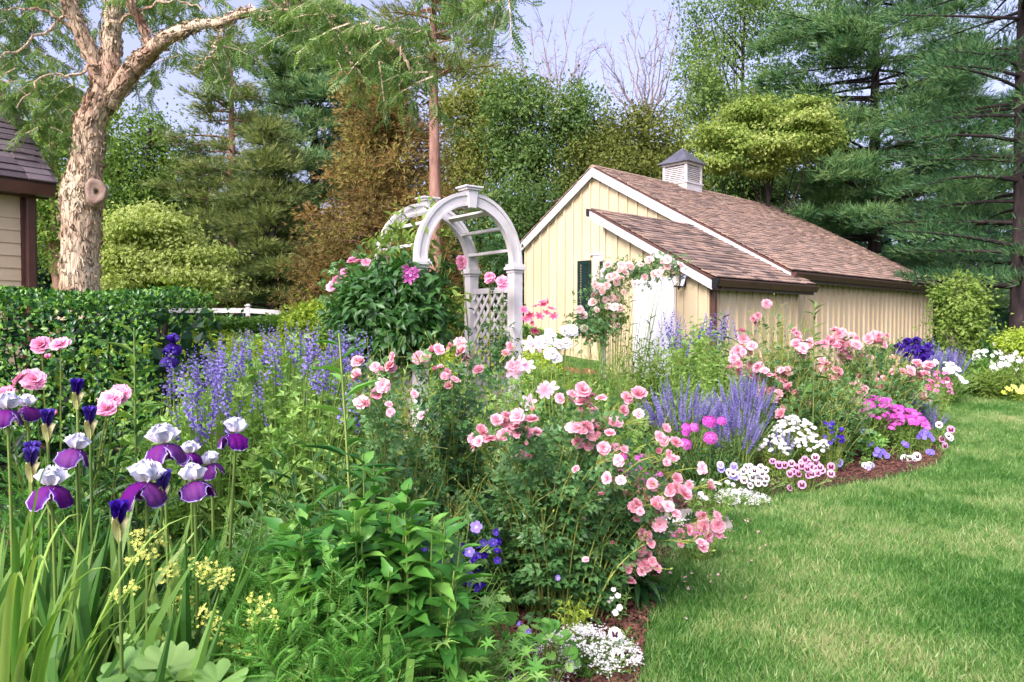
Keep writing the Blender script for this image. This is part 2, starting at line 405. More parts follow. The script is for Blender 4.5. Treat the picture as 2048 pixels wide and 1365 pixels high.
M['locust'] = leafmat('locust_leaf', ['2e4a2e', '44663a', '5f8046', '86a25a'], .35)
M['decid'] = leafmat('fresh_tree_leaf', ['3f5c2c', '587636', '728f42', '95ab58'], .4, .7, .1)
M['decid2'] = leafmat('mid_tree_leaf', ['3c5a36', '54733f', '6e8c4c', '92a862'], .4, .7, .1)
M['olive'] = leafmat('olive_tree_leaf', ['434f2a', '5f6c34', '7b8442', '9aa055'], .4, .7, .1)
M['dogw'] = leafmat('dogwood_leaf', ['5f7a34', '7f9645', '9aab58', 'bcc67e'], .35, .7, .1)
M['pine'] = leafmat('dark_pine_needle', ['203f2a', '345c38', '4e7a48', '7c9c5e'], .15, .5, .3)
M['pineo'] = leafmat('olive_pine_needle', ['37502f', '54693a', '758548', '98a05c'], .2, .5, .3)
M['pineb'] = leafmat('blue_pine_needle', ['24463a', '3a644a', '568458', '8ea868'], .15, .5, .3)
M['crypt'] = leafmat('bronze_conifer_spray', ['46421f', '6a5c33', '857646', '9f7f4c', '8f8d4c', 'b09a5c'], .2, .6, .2)
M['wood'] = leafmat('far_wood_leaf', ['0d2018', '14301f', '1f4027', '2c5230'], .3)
M['hedge'] = leafmat('glossy_hedge_leaf', ['173a16', '235020', '38702a', '7aa83c'], .22, .28, .5)
M['lime'] = leafmat('lime_leaf', ['7a9a2a', '98b438', 'b6c94c', '8aa43a'], .35)
M['mid'] = leafmat('garden_leaf', ['385f2a', '507c36', '6c9644', '90b45c'], .35)
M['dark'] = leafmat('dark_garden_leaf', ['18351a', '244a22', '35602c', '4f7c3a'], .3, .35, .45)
M['roseleaf'] = leafmat('rose_leaf', ['284a28', '3a6336', '507e44', '6f985a'], .28, .35, .45)
M['bapt'] = leafmat('baptisia_leaf', ['467034', '628f40', '80aa50', 'a3c46a'], .35)
M['iris'] = leafmat('iris_blade', ['3f6c2c', '578638', '769f48', '9ab85c'], .35, .4, .4)
M['strap'] = leafmat('strap_leaf', ['3f6e2c', '5a8a34', '80a645', 'a3c060'], .35, .35, .45)
M['feath'] = leafmat('feathery_leaf', ['3b742c', '4f8c36', '68a446', '8cc060'], .4)
M['helio'] = leafmat('serrated_leaf', ['2f6229', '457f31', '5f9a3e', '86b856'], .3, .4, .4)
M['amson'] = leafmat('pale_lance_leaf', ['4b7a42', '649452', '80ad66', 'a0c27e'], .35)
M['geran'] = leafmat('cranesbill_leaf', ['55903c', '6da84a', '8cc05e', 'aad27a'], .35)
M['alch'] = leafmat('mantle_leaf', ['5f8f45', '7aa556', '94b968', 'aac97c'], .3)
M['salvl'] = leafmat('salvia_leaf', ['365c3c', '4a7448', '628a56', '7d9f66'], .3)
M['stem'] = leafmat('green_stem', ['5d7f3a', '7a9a46', '96ac58', '6d8a44'], .1)
M['cane'] = leafmat('rose_cane', ['6c8636', '8a9f45', 'a9b55a', '7f7f40'], .1)
M['cypr'] = leafmat('pale_spathe', ['b5ad7a', 'c6bd8c', '9da06a', 'b0a67c'], .2)
M['dry'] = leafmat('dry_leaf', ['8a6a48', 'a58860', '6d4a30', 'b59a74'], .2)
M['grass'] = None

M['rose'] = petalmat('pink_rose', [(0, 'dc868c'), (.35, 'e998a4'), (.8, 'f1b0bc'), (1, 'f7cdd5')], .3, .2)
M['rosepale'] = petalmat('pale_rose', [(0, 'f0b898'), (.4, 'f2c8bc'), (1, 'f6e2dc')], .3, .08)
M['peony'] = petalmat('pink_peony', [(0, 'e487ac'), (.5, 'ea8fb4'), (1, 'f3b9cf')], .3, .14)
M['peonyw'] = petalmat('white_peony', [(0, 'e8e4c4'), (.4, 'efeee6'), (1, 'f4f4f2')], .25, .05)
M['std'] = petalmat('white_iris_petal', [(0, 'd6cfc8'), (.4, 'dfdff0'), (1, 'f2f2fa')], .25, .05)
M['fall'] = petalmat('purple_iris_petal', [(0, '6a1a72'), (.5, '561470'), (.82, '5c2a88'), (.93, 'c8b8e2')], .2, .15)
M['dkiris'] = petalmat('deep_violet_iris', [(0, '2c1660'), (.7, '3a2080'), (1, '4c30a0')], .2, .15)
M['bapf'] = petalmat('blue_violet_pea_flower', [(0, '5e529c'), (.5, '7d70b8'), (1, 'a89ed2')], .25, .2)
M['salf'] = petalmat('lavender_salvia', [(0, '6c64a6'), (.5, '8880bc'), (1, 'aaa2d0')], .25, .16)
M['mag'] = petalmat('magenta_flower', [(0, 'b83aa0'), (.4, 'cf56b8'), (1, 'de7acc')], .25, .12)
M['magl'] = petalmat('small_pink_flower', [(0, 'c84a8c'), (.5, 'd9689f'), (1, 'e78fba')], .25, .15)
M['whitef'] = petalmat('white_flower', [(0, 'd8dca8'), (.3, 'eeeee8'), (1, 'f4f4f0')], .25, .04)
M['pansyw'] = petalmat('white_pansy', [(0, 'd9b83c'), (.14, '2c1030'), (.42, '3c1642'), (.5, 'efeae6'), (1, 'f4f2f4')], .2, .05)
M['pansyp'] = petalmat('pink_pansy', [(0, 'd9b83c'), (.14, '3a0f2c'), (.5, '5c1a44'), (.62, 'd08ab8'), (1, 'e6b4d2')], .2, .12)
M['pansyv'] = petalmat('lavender_pansy', [(0, 'e0c050'), (.2, '6a58b0'), (.55, 'a79edc'), (1, 'd2cdf0')], .2, .1)
M['violet'] = petalmat('violet_petunia', [(0, 'c0b0e8'), (.25, '7a64c8'), (1, '8f7cdc')], .25, .12)
M['lilac'] = petalmat('pale_violet_flower', [(0, 'f0e8f8'), (.3, '9a80e0'), (1, 'a58eea')], .3, .08)
M['dkviolet'] = petalmat('dark_violet_flower', [(0, '8060c0'), (.4, '3a2488'), (1, '4a34a4')], .2, .2)
M['yellow'] = petalmat('lime_yellow_flower', [(0, 'b4bc48'), (.4, 'd2d860'), (1, 'e2ea80')], .3, .1)
M['clem'] = petalmat('pale_pink_clematis', [(0, 'e6a0b8'), (.4, 'eec0cc'), (1, 'f4dcdf')], .3, .05)
M['clemm'] = petalmat('magenta_clematis', [(0, '9c3c80'), (.5, 'b4589c'), (1, 'd090c0')], .3, .12)
M['lily'] = petalmat('rose_pink_lily', [(0, 'd04a70'), (.5, 'de6488'), (1, 'ea98ae')], .3, .12)

# ================================================================ THE GROUND
BED = np.array([(-9, .6), (-.6, .6), (.12, 1.5), (.36, 2.3), (.52, 3.1), (.70, 3.75), (.9, 4.5), (1.2, 5.3), (1.62, 6.05), (2.35, 6.62), (3.2, 6.95),
                (4.15, 7.5), (4.85, 8.15), (5.25, 9.2), (5.6, 10.4), (6.3, 11.8), (7.6, 12.9), (9.2, 13.6), (12, 14.1), (17, 14.4), (22, 14.6),
                (22, 19), (13, 18), (6.3, 12.6), (4.2, 11.6), (1, 10.8), (-1.6, 9.2), (-9, 8.6)])
def inside(poly, x, y):
    r = np.zeros(len(x), bool); n = len(poly)
    for i in range(n):
        x0, y0 = poly[i]; x1, y1 = poly[(i + 1) % n]
        c = ((y0 > y) != (y1 > y)) & (x < (x1 - x0) * (y - y0) / (y1 - y0 + 1e-12) + x0); r ^= c
    return r
def grid(xs, ys, zo=0.0, keep=None):
    X, Y = np.meshgrid(xs, ys); V = np.stack([X.ravel(), Y.ravel(), ground(X.ravel(), Y.ravel()) + zo], 1)
    nx, ny = len(xs), len(ys); i, j = np.meshgrid(np.arange(nx - 1), np.arange(ny - 1)); a = (j * nx + i).ravel()
    Fc = np.concatenate([np.stack([a, a + 1, a + nx + 1], 1), np.stack([a, a + nx + 1, a + nx], 1)])
    if keep is not None:
        c = V[Fc].mean(1); Fc = Fc[keep(c[:, 0], c[:, 1])]
    return V, Fc, np.full(len(V), .5), np.zeros(len(V))
gm = surfmat('lawn_soil_grass', [(.3, '2b4a1c'), (.5, '3d6426'), (.7, '557a35')], 2.2, .95, .5, 90)
far = np.concatenate([-np.geomspace(30, 420, 10)[::-1], np.linspace(-26, 26, 66), np.geomspace(30, 420, 10)])
fary = np.concatenate([np.linspace(-12, 34, 60), np.geomspace(37, 500, 10)])
g = part('ground', [grid(far, fary)], gm, None, True); tag(g, 'mown green lawn ground reaching back under the trees', kind='structure')
# mulch bed: a sheet clipped to the bed outline by fan cells
def bed_sheet():
    import mathutils.geometry as mg
    xs = np.arange(-9, 22.01, .25); ys = np.arange(.4, 25.01, .25)
    return grid(xs, ys, .018, lambda x, y: inside(BED, x, y))
def clip_sheet():
    # exact border: triangulated ribbon between outline and a point cloud
    from mathutils.geometry import delaunay_2d_cdt
    dense = []
    for i in range(len(BED)):
        a, b = BED[i], BED[(i + 1) % len(BED)]; k = max(1, int(np.linalg.norm(b - a) / .2))
        for q in range(k): dense.append(a + (b - a) * q / k)
    # smooth the outline
    D = np.array(dense)
    for _ in range(6): D = (np.roll(D, 1, 0) + D * 2 + np.roll(D, -1, 0)) / 4
    px, py = np.meshgrid(np.arange(-8.8, 21.8, .45), np.arange(.8, 24.8, .45)); px = px.ravel(); py = py.ravel()
    k = inside(D, px, py); pts = [Vector(p) for p in D] + [Vector((a, b)) for a, b in zip(px[k], py[k])]
    r = delaunay_2d_cdt(pts, [], [list(range(len(D)))], 1, 1e-4)
    V = np.array([(p.x, p.y) for p in r[0]]); tris = np.array([f for f in r[2] if len(f) == 3])
    V3 = np.column_stack([V, ground(V[:, 0], V[:, 1]) + .02])
    return (V3, tris, np.full(len(V3), .5), np.zeros(len(V3))), D
chunk, EDGE = clip_sheet()
g = part('mulch_bed', [chunk], M['mulch'], None, True); tag(g, 'brown mulched flower bed under the plants', kind='structure')

# loose mulch chips where the bed shows
def chips():
    P = []
    for (x0, x1, y0, y1, n) in ((-.1, .95, 2.4, 4.6, 3600), (2.6, 5.8, 6.2, 9.8, 6500), (.6, 1.7, 4.4, 6.3, 900)):
        x = rng.uniform(x0, x1, n); y = rng.uniform(y0, y1, n); k = inside(EDGE, x, y)
        P.append(np.column_stack([x, y, ground(x, y) + .026 + rng.random(n) * .016])[k])
    P = np.concatenate(P); n = len(P)
    D = norm(np.column_stack([rng.normal(size=(n, 2)), rng.normal(size=n) * .35])); U = norm(np.column_stack([rng.normal(size=(n, 2)) * .4, np.ones(n)]))
    chipt = box_t(-.5, .5, -.5, .5, -.5, .5)
    return scatter(chipt, frames(D, U), P, np.column_stack([rng.uniform(.006, .014, n), rng.uniform(.02, .055, n), rng.uniform(.004, .008, n)]), rng.random(n))
c = part('mulch_chips', [chips()], M['chip'], None); tag(c, 'loose brown wood mulch chips spread over the bed', 'mulch', kind='stuff')

# ---------------------------------------------------------------- lawn grass: tufts instanced by geometry nodes
def grassmat():
    m, nt, n, l, b = newmat('lawn_blade')
    geo = n.new("ShaderNodeNewGeometry")
    nz = n.new("ShaderNodeTexNoise"); nz.inputs['Scale'].default_value = .9; nz.inputs['Detail'].default_value = 5; l.new(geo.outputs['Position'], nz.inputs[0])
    nz2 = n.new("ShaderNodeTexNoise"); nz2.inputs['Scale'].default_value = 5; nz2.inputs['Detail'].default_value = 3; l.new(geo.outputs['Position'], nz2.inputs[0])
    ad = n.new("ShaderNodeMath"); ad.operation = 'MULTIPLY_ADD'; ad.inputs[1].default_value = .45; l.new(nz2.outputs[0], ad.inputs[0])
    sb = n.new("ShaderNodeMath"); sb.operation = 'MULTIPLY_ADD'; sb.inputs[1].default_value = 1.1; sb.inputs[2].default_value = -.25; l.new(nz.outputs[0], sb.inputs[0]); l.new(sb.outputs[0], ad.inputs[2])
    at_ = n.new("ShaderNodeAttribute"); at_.attribute_name = 'v'
    ad2 = n.new("ShaderNodeMath"); ad2.operation = 'MULTIPLY_ADD'; ad2.inputs[1].default_value = .5; l.new(at_.outputs['Fac'], ad2.inputs[0]); l.new(ad.outputs[0], ad2.inputs[2])
    sb2 = n.new("ShaderNodeMath"); sb2.operation = 'SUBTRACT'; sb2.inputs[1].default_value = .25; l.new(ad2.outputs[0], sb2.inputs[0])
    c = ramp(nt, sb2.outputs[0], [(.2, hexc('3a7028')), (.42, hexc('558a38')), (.57, hexc('74a04e')), (.72, hexc('9cb86c')), (.88, hexc('bcbc84'))])
    l.new(c, b.inputs['Base Color']); b.inputs['Roughness'].default_value = .45; b.inputs['Specular IOR Level'].default_value = .35
    tr = n.new("ShaderNodeBsdfTranslucent"); l.new(c, tr.inputs[0]); ms = n.new("ShaderNodeMixShader"); ms.inputs[0].default_value = .4
    l.new(b.outputs[0], ms.inputs[1]); l.new(tr.outputs[0], ms.inputs[2]); l.new(ms.outputs[0], n["Material Output"].inputs[0]); return m
M['grass'] = grassmat()
BLADE = T([(-.5, 0, 0), (.5, 0, 0), (-.4, .45, .05), (.4, .45, .05), (0, 1, .3)], [(0, 1, 3), (0, 3, 2), (2, 3, 4)], [0, 0, .5, .5, 1])
def zframes(Z):
    Z = norm(np.asarray(Z, float)); ref = np.where(np.abs(Z[:, 2:3]) > .9, np.array([[1., 0, 0]]), np.array([[0, 0, 1.]]))
    X = norm(np.cross(ref, Z)); Y = np.cross(Z, X); a = rng.random(len(Z)) * 6.283; c, s = np.cos(a)[:, None], np.sin(a)[:, None]
    X2 = X * c + Y * s; Y2 = np.cross(Z, X2); return np.stack([X2, Y2, Z], axis=-1)
def lawn():
    protos = []
    for q in range(5):
        n = 70; a = rng.random(n) * 6.28; r = np.sqrt(rng.random(n)) * .13
        P = np.column_stack([np.cos(a) * r, np.sin(a) * r, np.full(n, -.004)])
        lean = rng.normal(size=(n, 2)) * .6 + rng.normal(size=2) * .45
        D = norm(np.column_stack([lean, np.ones(n)])); U = norm(np.column_stack([rng.normal(size=(n, 2)), rng.random(n) * .3]))
        S = np.column_stack([rng.uniform(.0035, .0065, n), rng.uniform(.03, .065, n), rng.uniform(.03, .06, n)])
        o = bpy.data.objects.new('grass_tuft_shape', mesh_of('grass_tuft', [scatter(BLADE, frames(D, U), P, S, rng.random(n))], M['grass']))
        protos.append(o)
    n = 21000; u = rng.random(n)
    y = 1.7 + 16.5 * u ** 1.25; x = rng.uniform(-.2, .78, n) * (y + 1.0)
    k = ~inside(EDGE, x, y)
    # keep the blades just outside the edge, leaning over it a little
    x, y = x[k], y[k]; P = np.column_stack([x, y, ground(x, y)]); n = len(P)
    me = bpy.data.meshes.new('lawn_grass'); me.vertices.add(n); me.vertices.foreach_set('co', P.astype(np.float32).ravel())
    for nm, arr in (('which', rng.integers(0, 5, n).astype(np.int32)),):
        a = me.attributes.new(nm, 'INT', 'POINT'); a.data.foreach_set('value', arr)
    a = me.attributes.new('rot', 'FLOAT', 'POINT'); a.data.foreach_set('value', (rng.random(n) * 6.28).astype(np.float32))
    a = me.attributes.new('scl', 'FLOAT', 'POINT'); a.data.foreach_set('value', (rng.uniform(.75, 1.25, n) * (1 + .03 * P[:, 1])).astype(np.float32))
    me.materials.append(M['grass'])
    o = link('lawn_grass', me); tag(o, 'short mown lawn grass right of the flower bed', 'grass', kind='stuff')
    ng = bpy.data.node_groups.new('grass_tufts', 'GeometryNodeTree')
    ng.interface.new_socket('Geometry', in_out='INPUT', socket_type='NodeSocketGeometry'); ng.interface.new_socket('Geometry', in_out='OUTPUT', socket_type='NodeSocketGeometry')
    N = ng.nodes; L = ng.links; gi = N.new('NodeGroupInput'); go = N.new('NodeGroupOutput')
    gj = N.new('GeometryNodeGeometryToInstance')
    for p in reversed(protos):
        oi = N.new('GeometryNodeObjectInfo'); oi.inputs['Object'].default_value = p; oi.inputs['As Instance'].default_value = False
        L.new(oi.outputs['Geometry'], gj.inputs[0])
    ip = N.new('GeometryNodeInstanceOnPoints'); L.new(gi.outputs[0], ip.inputs['Points']); L.new(gj.outputs[0], ip.inputs['Instance'])
    ip.inputs['Pick Instance'].default_value = True
    def attr(nm, ty):
        a = N.new('GeometryNodeInputNamedAttribute'); a.data_type = ty; a.inputs[0].default_value = nm; return [s for s in a.outputs if s.enabled][0]
    L.new(attr('which', 'INT'), ip.inputs['Instance Index'])
    cx = N.new('ShaderNodeCombineXYZ'); L.new(attr('rot', 'FLOAT'), cx.inputs[2]); L.new(cx.outputs[0], ip.inputs['Rotation'])
    L.new(attr('scl', 'FLOAT'), ip.inputs['Scale']); L.new(ip.outputs[0], go.inputs[0])
    md = o.modifiers.new('tufts', 'NODES'); md.node_group = ng
    return o
lawn()
def petals():
    n = 60; t = rng.random(n); x = .95 + 1.2 * t + rng.normal(size=n) * .18; y = 3.9 + 2.6 * t + rng.normal(size=n) * .25; k = ~inside(EDGE, x, y); x, y = x[k], y[k]; n = len(x)
    P = np.column_stack([x, y, ground(x, y) + .045]); s = rng.uniform(.012, .022, n)
    o = part('fallen_petals', [scatter(petal_t(1, 1, 70, 95, .1, .05, 0, 3, 2), zframes(rng.normal(size=(n, 3)) * .4 + (0, 0, 1)), P, s, rng.random(n))], M['rose'], None, True)
    tag(o, 'loose pink rose petals dropped on the lawn beside the bed edge', 'petals', kind='stuff')
petals()

# ================================================================ THE SHED
TH = math.atan2(-.724, .690)
shed = thing('garden_shed', 'cream board and batten shed with brown shingled roof, white trim and louvred cupola', 'shed', (3.64, 13.05, 0), TH)
def S(name, t, mat, bevel=0): return solid(name, t, mat, shed, bevel=bevel)
PEX, PEZ, REX, REZ, LEX, LEZ = -5.75, 5.66, -.3, 2.64, -8.5, 3.84
sl = (PEZ - REZ) / (REX - PEX); sr = (PEZ - LEZ) / (PEX - LEX)
YG, YE = 3.5, 13.2
def mainz(x): return PEZ - (x - PEX) * sl if x > PEX else PEZ - (PEX - x) * sr
wz = -.1
# walls (solid prisms under the roof)
S('wall', prism_t([(-8.4, wz), (-.55, wz), (-.55, mainz(-.55) - .12), (PEX, PEZ - .12), (-8.4, mainz(-8.4) - .12)], 1, YG, YE), M['cream'])
def leanz(x): return 3.84 - (x + 2.82) * (3.84 - 2.33) / 2.82
S('wall', prism_t([(-2.6, wz), (-.2, wz), (-.2, leanz(-.2) - .1), (-2.6, leanz(-2.6) - .1)], 1, 0.0, YG - .002), M['cream'])
# battens, one by one
def batten(x, y, z0, z1, face):
    w, d = .052, .042
    S('batten', box_t(x - w / 2, x + w / 2, y - d, y, z0, z1) if face == 0 else box_t(x, x + d, y - w / 2, y + w / 2, z0, z1), M['cream'])
for x in np.arange(-8.36, -2.7, .305):
    if -7.0 < x < -4.9: pass
    batten(x, YG, 0, mainz(x) - .16, 0)
for x in np.arange(-2.56, -.2, .305):
    if -1.88 < x < -.8: batten(x, 0, 2.46, leanz(x) - .13, 0)
    else: batten(x, 0, 0, leanz(x) - .13, 0)
batten(-.225, 0, 0, leanz(-.2) - .1, 0)
for y in np.arange(.06, YG, .305): batten(-.2, y, 0, leanz(-.2) - .14, 1)
for y in np.arange(YG + .12, YE, .305): batten(-.55, y, 0, mainz(-.55) - .16, 1)
# roof decks
tk = .05
def slab(x0, z0, x1, z1, y0, y1, th=tk, name='roof'):
    return S(name, prism_t([(x0, z0 - th), (x1, z1 - th), (x1, z1), (x0, z0)], 1, y0, y1), M['gutter'] if name == 'roof_deck' else M['shingle'])
slab(PEX, PEZ, REX, REZ, YG - .12, YE + .12, name='roof_deck'); slab(LEX, LEZ, PEX - .002, PEZ, YG - .12, YE + .12, name='roof_deck')
slab(-2.82, 3.84, -.0, 2.33, -.15, YG - .125, name='roof_deck')
slab(-.52, leanz(-.52), .0, 2.34, YG - .12, YG + .3, name='roof_deck')
# rake boards, fascia
def rake(x0, z0, x1, z1, y, h=.24, name='rake_board', th=.035):
    return S(name, prism_t([(x0, z0 - h - tk), (x1, z1 - h - tk), (x1, z1 - tk - .002), (x0, z0 - tk - .002)], 1, y - th, y), M['white'])
rake(PEX, PEZ, REX, REZ, YG - .122); rake(LEX, LEZ, PEX - .003, PEZ, YG - .122)
rake(-2.82, 3.84, -.02, 2.33, -.152, .16)
S('rake_frieze', prism_t([(-8.36, mainz(-8.36) - .30), (PEX, PEZ - .30), (PEX, PEZ - .2), (-8.36, mainz(-8.36) - .2)], 1, YG - .05, YG - .024), M['white'])
S('soffit_block', prism_t([(-2.95, 3.70), (-2.82, 3.68), (-2.82, 3.83), (-2.95, 3.86)], 1, -.14, -.05), M['black'])
# gutters: a K-profile channel
def gutter(x, z, y0, y1):
    pr = [(x, z - .13), (x + .07, z - .13), (x + .12, z - .02), (x + .12, z), (x, z)]
    S('gutter', prism_t(pr, 1, y0, y1), M['gutter'])
gutter(.0, 2.31, -.16, YG + .3); gutter(REX, 2.60, YG - .12, YE + .12)
S('gutter_end', prism_t([(-.02, 2.15), (.08, 2.15), (.13, 2.32), (-.02, 2.33)], 1, -.2, -.162), M['black'])
S('fascia', box_t(-.03, -.003, -.15, YG + .3, 2.12, 2.28), M['gutter'])
S('fascia', box_t(REX - .03, REX - .003, YG - .12, YE + .12, 2.40, 2.57), M['gutter'])
S('downspout', prism_t([(-.19, .03), (-.10, .03), (-.10, .13), (-.19, .13)], 2, .1, 2.14), M['gutter'], .01)
S('downspout_elbow', bar_t((-.145, .08, 2.14), (.03, .08, 2.2), .08, .09), M['gutter'])
S('corner_board', box_t(-.27, -.178, -.02, .0, 0, 2.2), M['cream'])
# shingles
SH = [tmesh('shingle', box_t(-.5, .5, 0, 1, 0, 1), M['shingle'], False, v) for v in (0,)]
def shingle_rows(x0, z0, x1, z1, y0, y1, expo, tab, seed, along=1):
    """placements from the eave (x1) up to the ridge (x0)"""
    rr = np.random.default_rng(seed)
    L = math.hypot(x1 - x0, z1 - z0); n = int(L / expo); up = np.array([x0 - x1, 0, z0 - z1]) / L; out = []
    nrm = norm(np.cross(np.array([0, 1.0, 0]), up)[None])[0]
    if nrm[2] < 0: nrm = -nrm
    for r in range(n):
        o = np.array([x1, 0, z1]) + up * (r * expo + 0.0); off = (r % 2) * tab / 2 + rr.uniform(-.04, .04)
        y = y0 - off
        while y < y1:
            w = tab * rr.uniform(.85, 1.15); a, b = max(y, y0), min(y + w, y1); y += w
            if b - a < .03: continue
            out.append((o + np.array([0, (a + b) / 2, 0]) + nrm * .018, up + nrm * -.11, nrm, (b - a) * .975, min(expo * 1.2, L - r * expo), rr.uniform(.012, .026)))
    return out
def place_shingles(lst, parent, mesh, each=True, mat=None):
    P = np.array([q[0] for q in lst]); D = np.array([q[1] for q in lst]); U = np.array([q[2] for q in lst]); SC = np.array([q[3:] for q in lst])
    Mx = frames(D, U)
    if each: return put('shingle', [mesh], Mx, P, SC, parent)
    return part('shingles', [scatter(box_t(-.5, .5, 0, 1, 0, 1), Mx, P, SC, rng.random(len(P)))], mat, parent, stuff=True)
lst = shingle_rows(-2.80, 3.84, .03, 2.33, -.17, YG - .13, .145, .36, 3)
lst.sort(key=lambda q: q[0][1]); place_shingles(lst[:296], shed, SH[0]);
if lst[296:]: place_shingles(lst[296:], shed, None, False, M['shingle'])
place_shingles(shingle_rows(PEX, PEZ, REX + .03, REZ, YG - .14, YE + .12, .145, .34, 4) + shingle_rows(-.52, leanz(-.52), .03, 2.34, YG - .12, YG + .3, .145, .3, 5)
               + shingle_rows(PEX, PEZ, LEX, LEZ, YG - .14, YE + .12, .145, .34, 6), shed, None, False, M['shingle'])
S('ridge_cap', prism_t([(PEX - .13, PEZ - .06), (PEX + .13, PEZ - .05), (PEX + .13, PEZ - .025), (PEX, PEZ + .035), (PEX - .13, PEZ - .04)], 1, YG - .14, YE + .12), M['shingle'])
# cupola (sub-parts: louvre slats)
cy = 7.55; cx = PEX; w = .42
cup = S('cupola', tjoin([box_t(cx - w, cx + w, cy - w, cy + w, 5.2, 5.66), box_t(cx - w - .03, cx + w + .03, cy - w - .03, cy + w + .03, 5.662, 5.71)] +
        [box_t(cx + sx * w - (.07 if sx > 0 else 0), cx + sx * w + (.07 if sx < 0 else 0), cy + sy * w - (.07 if sy > 0 else 0), cy + sy * w + (.07 if sy < 0 else 0), 5.712, 6.22)
         for sx in (-1, 1) for sy in (-1, 1)] + [box_t(cx - w + .06, cx + w - .06, cy - w + .06, cy + w - .06, 5.712, 6.2),
        box_t(cx - w - .02, cx + w + .02, cy - w - .02, cy + w + .02, 6.222, 6.28)]), M['white'])
for k in range(8):
    z = 5.745 + k * .056
    for ang in range(4):
        a = ang * math.pi / 2; sl_ = prism_t([(-w + .01, z), (-w + .055, z + .045), (-w + .065, z + .04), (-w + .02, z - .006)], 1, -w + .072, w - .072)
        sl_ = txf(sl_, Matrix.Rotation(a, 4, 'Z'), (cx, cy, 0)); solid('louvre_slat', sl_, M['white'], cup)
q = w + .12
rv = [(cx - q, cy - q, 6.28), (cx + q, cy - q, 6.28), (cx + q, cy + q, 6.28), (cx - q, cy + q, 6.28), (cx, cy, 6.80)]
S('cupola_roof', T(rv + [(x, y, 6.283) for x, y, z in rv[:4]], [(0, 1, 4), (1, 2, 4), (2, 3, 4), (3, 0, 4), (5, 7, 6), (5, 8, 7)]), M['slate'])
# window, shutter, door
win = S('window', tjoin([box_t(-5.80, -5.0, YG - .045, YG - .001, 3.20, 3.32), box_t(-5.80, -5.69, YG - .04, YG - .001, 1.7, 3.198), box_t(-5.02, -4.92, YG - .04, YG - .001, 1.7, 3.198),
        box_t(-5.85, -4.9, YG - .06, YG - .001, 1.62, 1.698), box_t(-5.88, -4.95, YG - .07, YG - .001, 3.322, 3.36)]), M['white'])
solid('pane', box_t(-5.688, -5.022, YG - .012, YG - .002, 1.7, 3.198), M['darkglass'], win)
solid('glazing_bar', tjoin([box_t(-5.688, -5.022, YG - .03, YG - .013, 2.43, 2.48), box_t(-5.688, -5.022, YG - .028, YG - .013, 2.82, 2.84), box_t(-5.688, -5.022, YG - .028, YG - .013, 2.05, 2.07),
      box_t(-5.46, -5.44, YG - .026, YG - .014, 1.7, 3.198), box_t(-5.25, -5.23, YG - .026, YG - .014, 1.7, 3.198), box_t(-5.688, -5.65, YG - .03, YG - .013, 1.7, 3.198), box_t(-5.688, -5.02, YG - .03, YG - .013, 3.15, 3.198)]), M['white'], win)
shu = S('shutter', tjoin([box_t(-6.33, -6.27, YG - .06, YG - .024, 1.5, 3.2), box_t(-5.93, -5.87, YG - .06, YG - .024, 1.5, 3.2), box_t(-6.268, -5.932, YG - .06, YG - .024, 1.5, 1.6),
      box_t(-6.268, -5.932, YG - .06, YG - .024, 3.1, 3.2), box_t(-6.268, -5.932, YG - .035, YG - .024, 1.6, 3.1)]), M['shutter'])
for k in range(34):
    z = 1.61 + k * .0437
    solid('louvre_slat', prism_t([(YG - .056, z), (YG - .037, z + .036), (YG - .034, z + .03), (YG - .05, z - .004)], 0, -6.266, -5.934), M['shutter'], shu)
door = S('door', tjoin([box_t(-1.81, -.88, -.03, -.002, .2, 2.4)]), M['doorwhite'])
for x in (-1.79, -1.5, -1.2, -.92): solid('door_batten', box_t(x - .025, x + .03, -.05, -.031, .2, 2.4), M['doorwhite'], door)
S('door_trim', tjoin([box_t(-1.93, -1.813, -.035, -.002, .1, 2.43), box_t(-.877, -.86, -.035, -.002, .1, 2.43), box_t(-1.93, -.86, -.036, -.002, 2.402, 2.45)]), M['cream'])
# lantern: hangs on the wall by its bracket
lan = thing('wall_lantern', 'black glazed carriage lantern mounted right of the white shed door', 'lantern')
wl_ = Matrix.Translation((3.64, 13.05, 0)) @ Matrix.Rotation(TH, 4, 'Z') @ Matrix.Translation((-.70, -.19, 2.36)); lan.matrix_basis = wl_
def ln(name, t, m): return solid(name, t, m, lan)
ln('bracket', tjoin([box_t(-.05, .05, .14, .168, -.16, .06), bar_t((0, .15, -.13), (0, .0, -.19), .02, .02), bar_t((0, .15, .02), (0, .08, .0), .02, .02)]), M['black'])
fr = []
for sx in (-1, 1):
    for sy in (-1, 1):
        fr += [bar_t((sx * .055, sy * .055, -.16), (sx * .11, sy * .11, .06), .012, .012), bar_t((sx * .11, sy * .11, .06), (sx * .03, sy * .03, .17), .01, .01)]
for a, b in (((-1, -1), (1, -1)), ((1, -1), (1, 1)), ((1, 1), (-1, 1)), ((-1, 1), (-1, -1))):
    fr += [bar_t((a[0] * .11, a[1] * .11, .06), (b[0] * .11, b[1] * .11, .06), .013, .013), bar_t((a[0] * .055, a[1] * .055, -.16), (b[0] * .055, b[1] * .055, -.16), .013, .013)]
ln('frame', tjoin(fr), M['black'])
ln('cap', tjoin([box_t(-.04, .04, -.04, .04, .17, .2), box_t(-.025, .025, -.025, .025, .2, .235), box_t(-.07, .07, -.07, .07, -.175, -.165), box_t(-.012, .012, -.012, .012, -.22, -.175)]), M['black'])
gv = [(-.054, -.054, -.155), (.054, -.054, -.155), (.054, .054, -.155), (-.054, .054, -.155), (-.106, -.106, .058), (.106, -.106, .058), (.106, .106, .058), (-.106, .106, .058)]
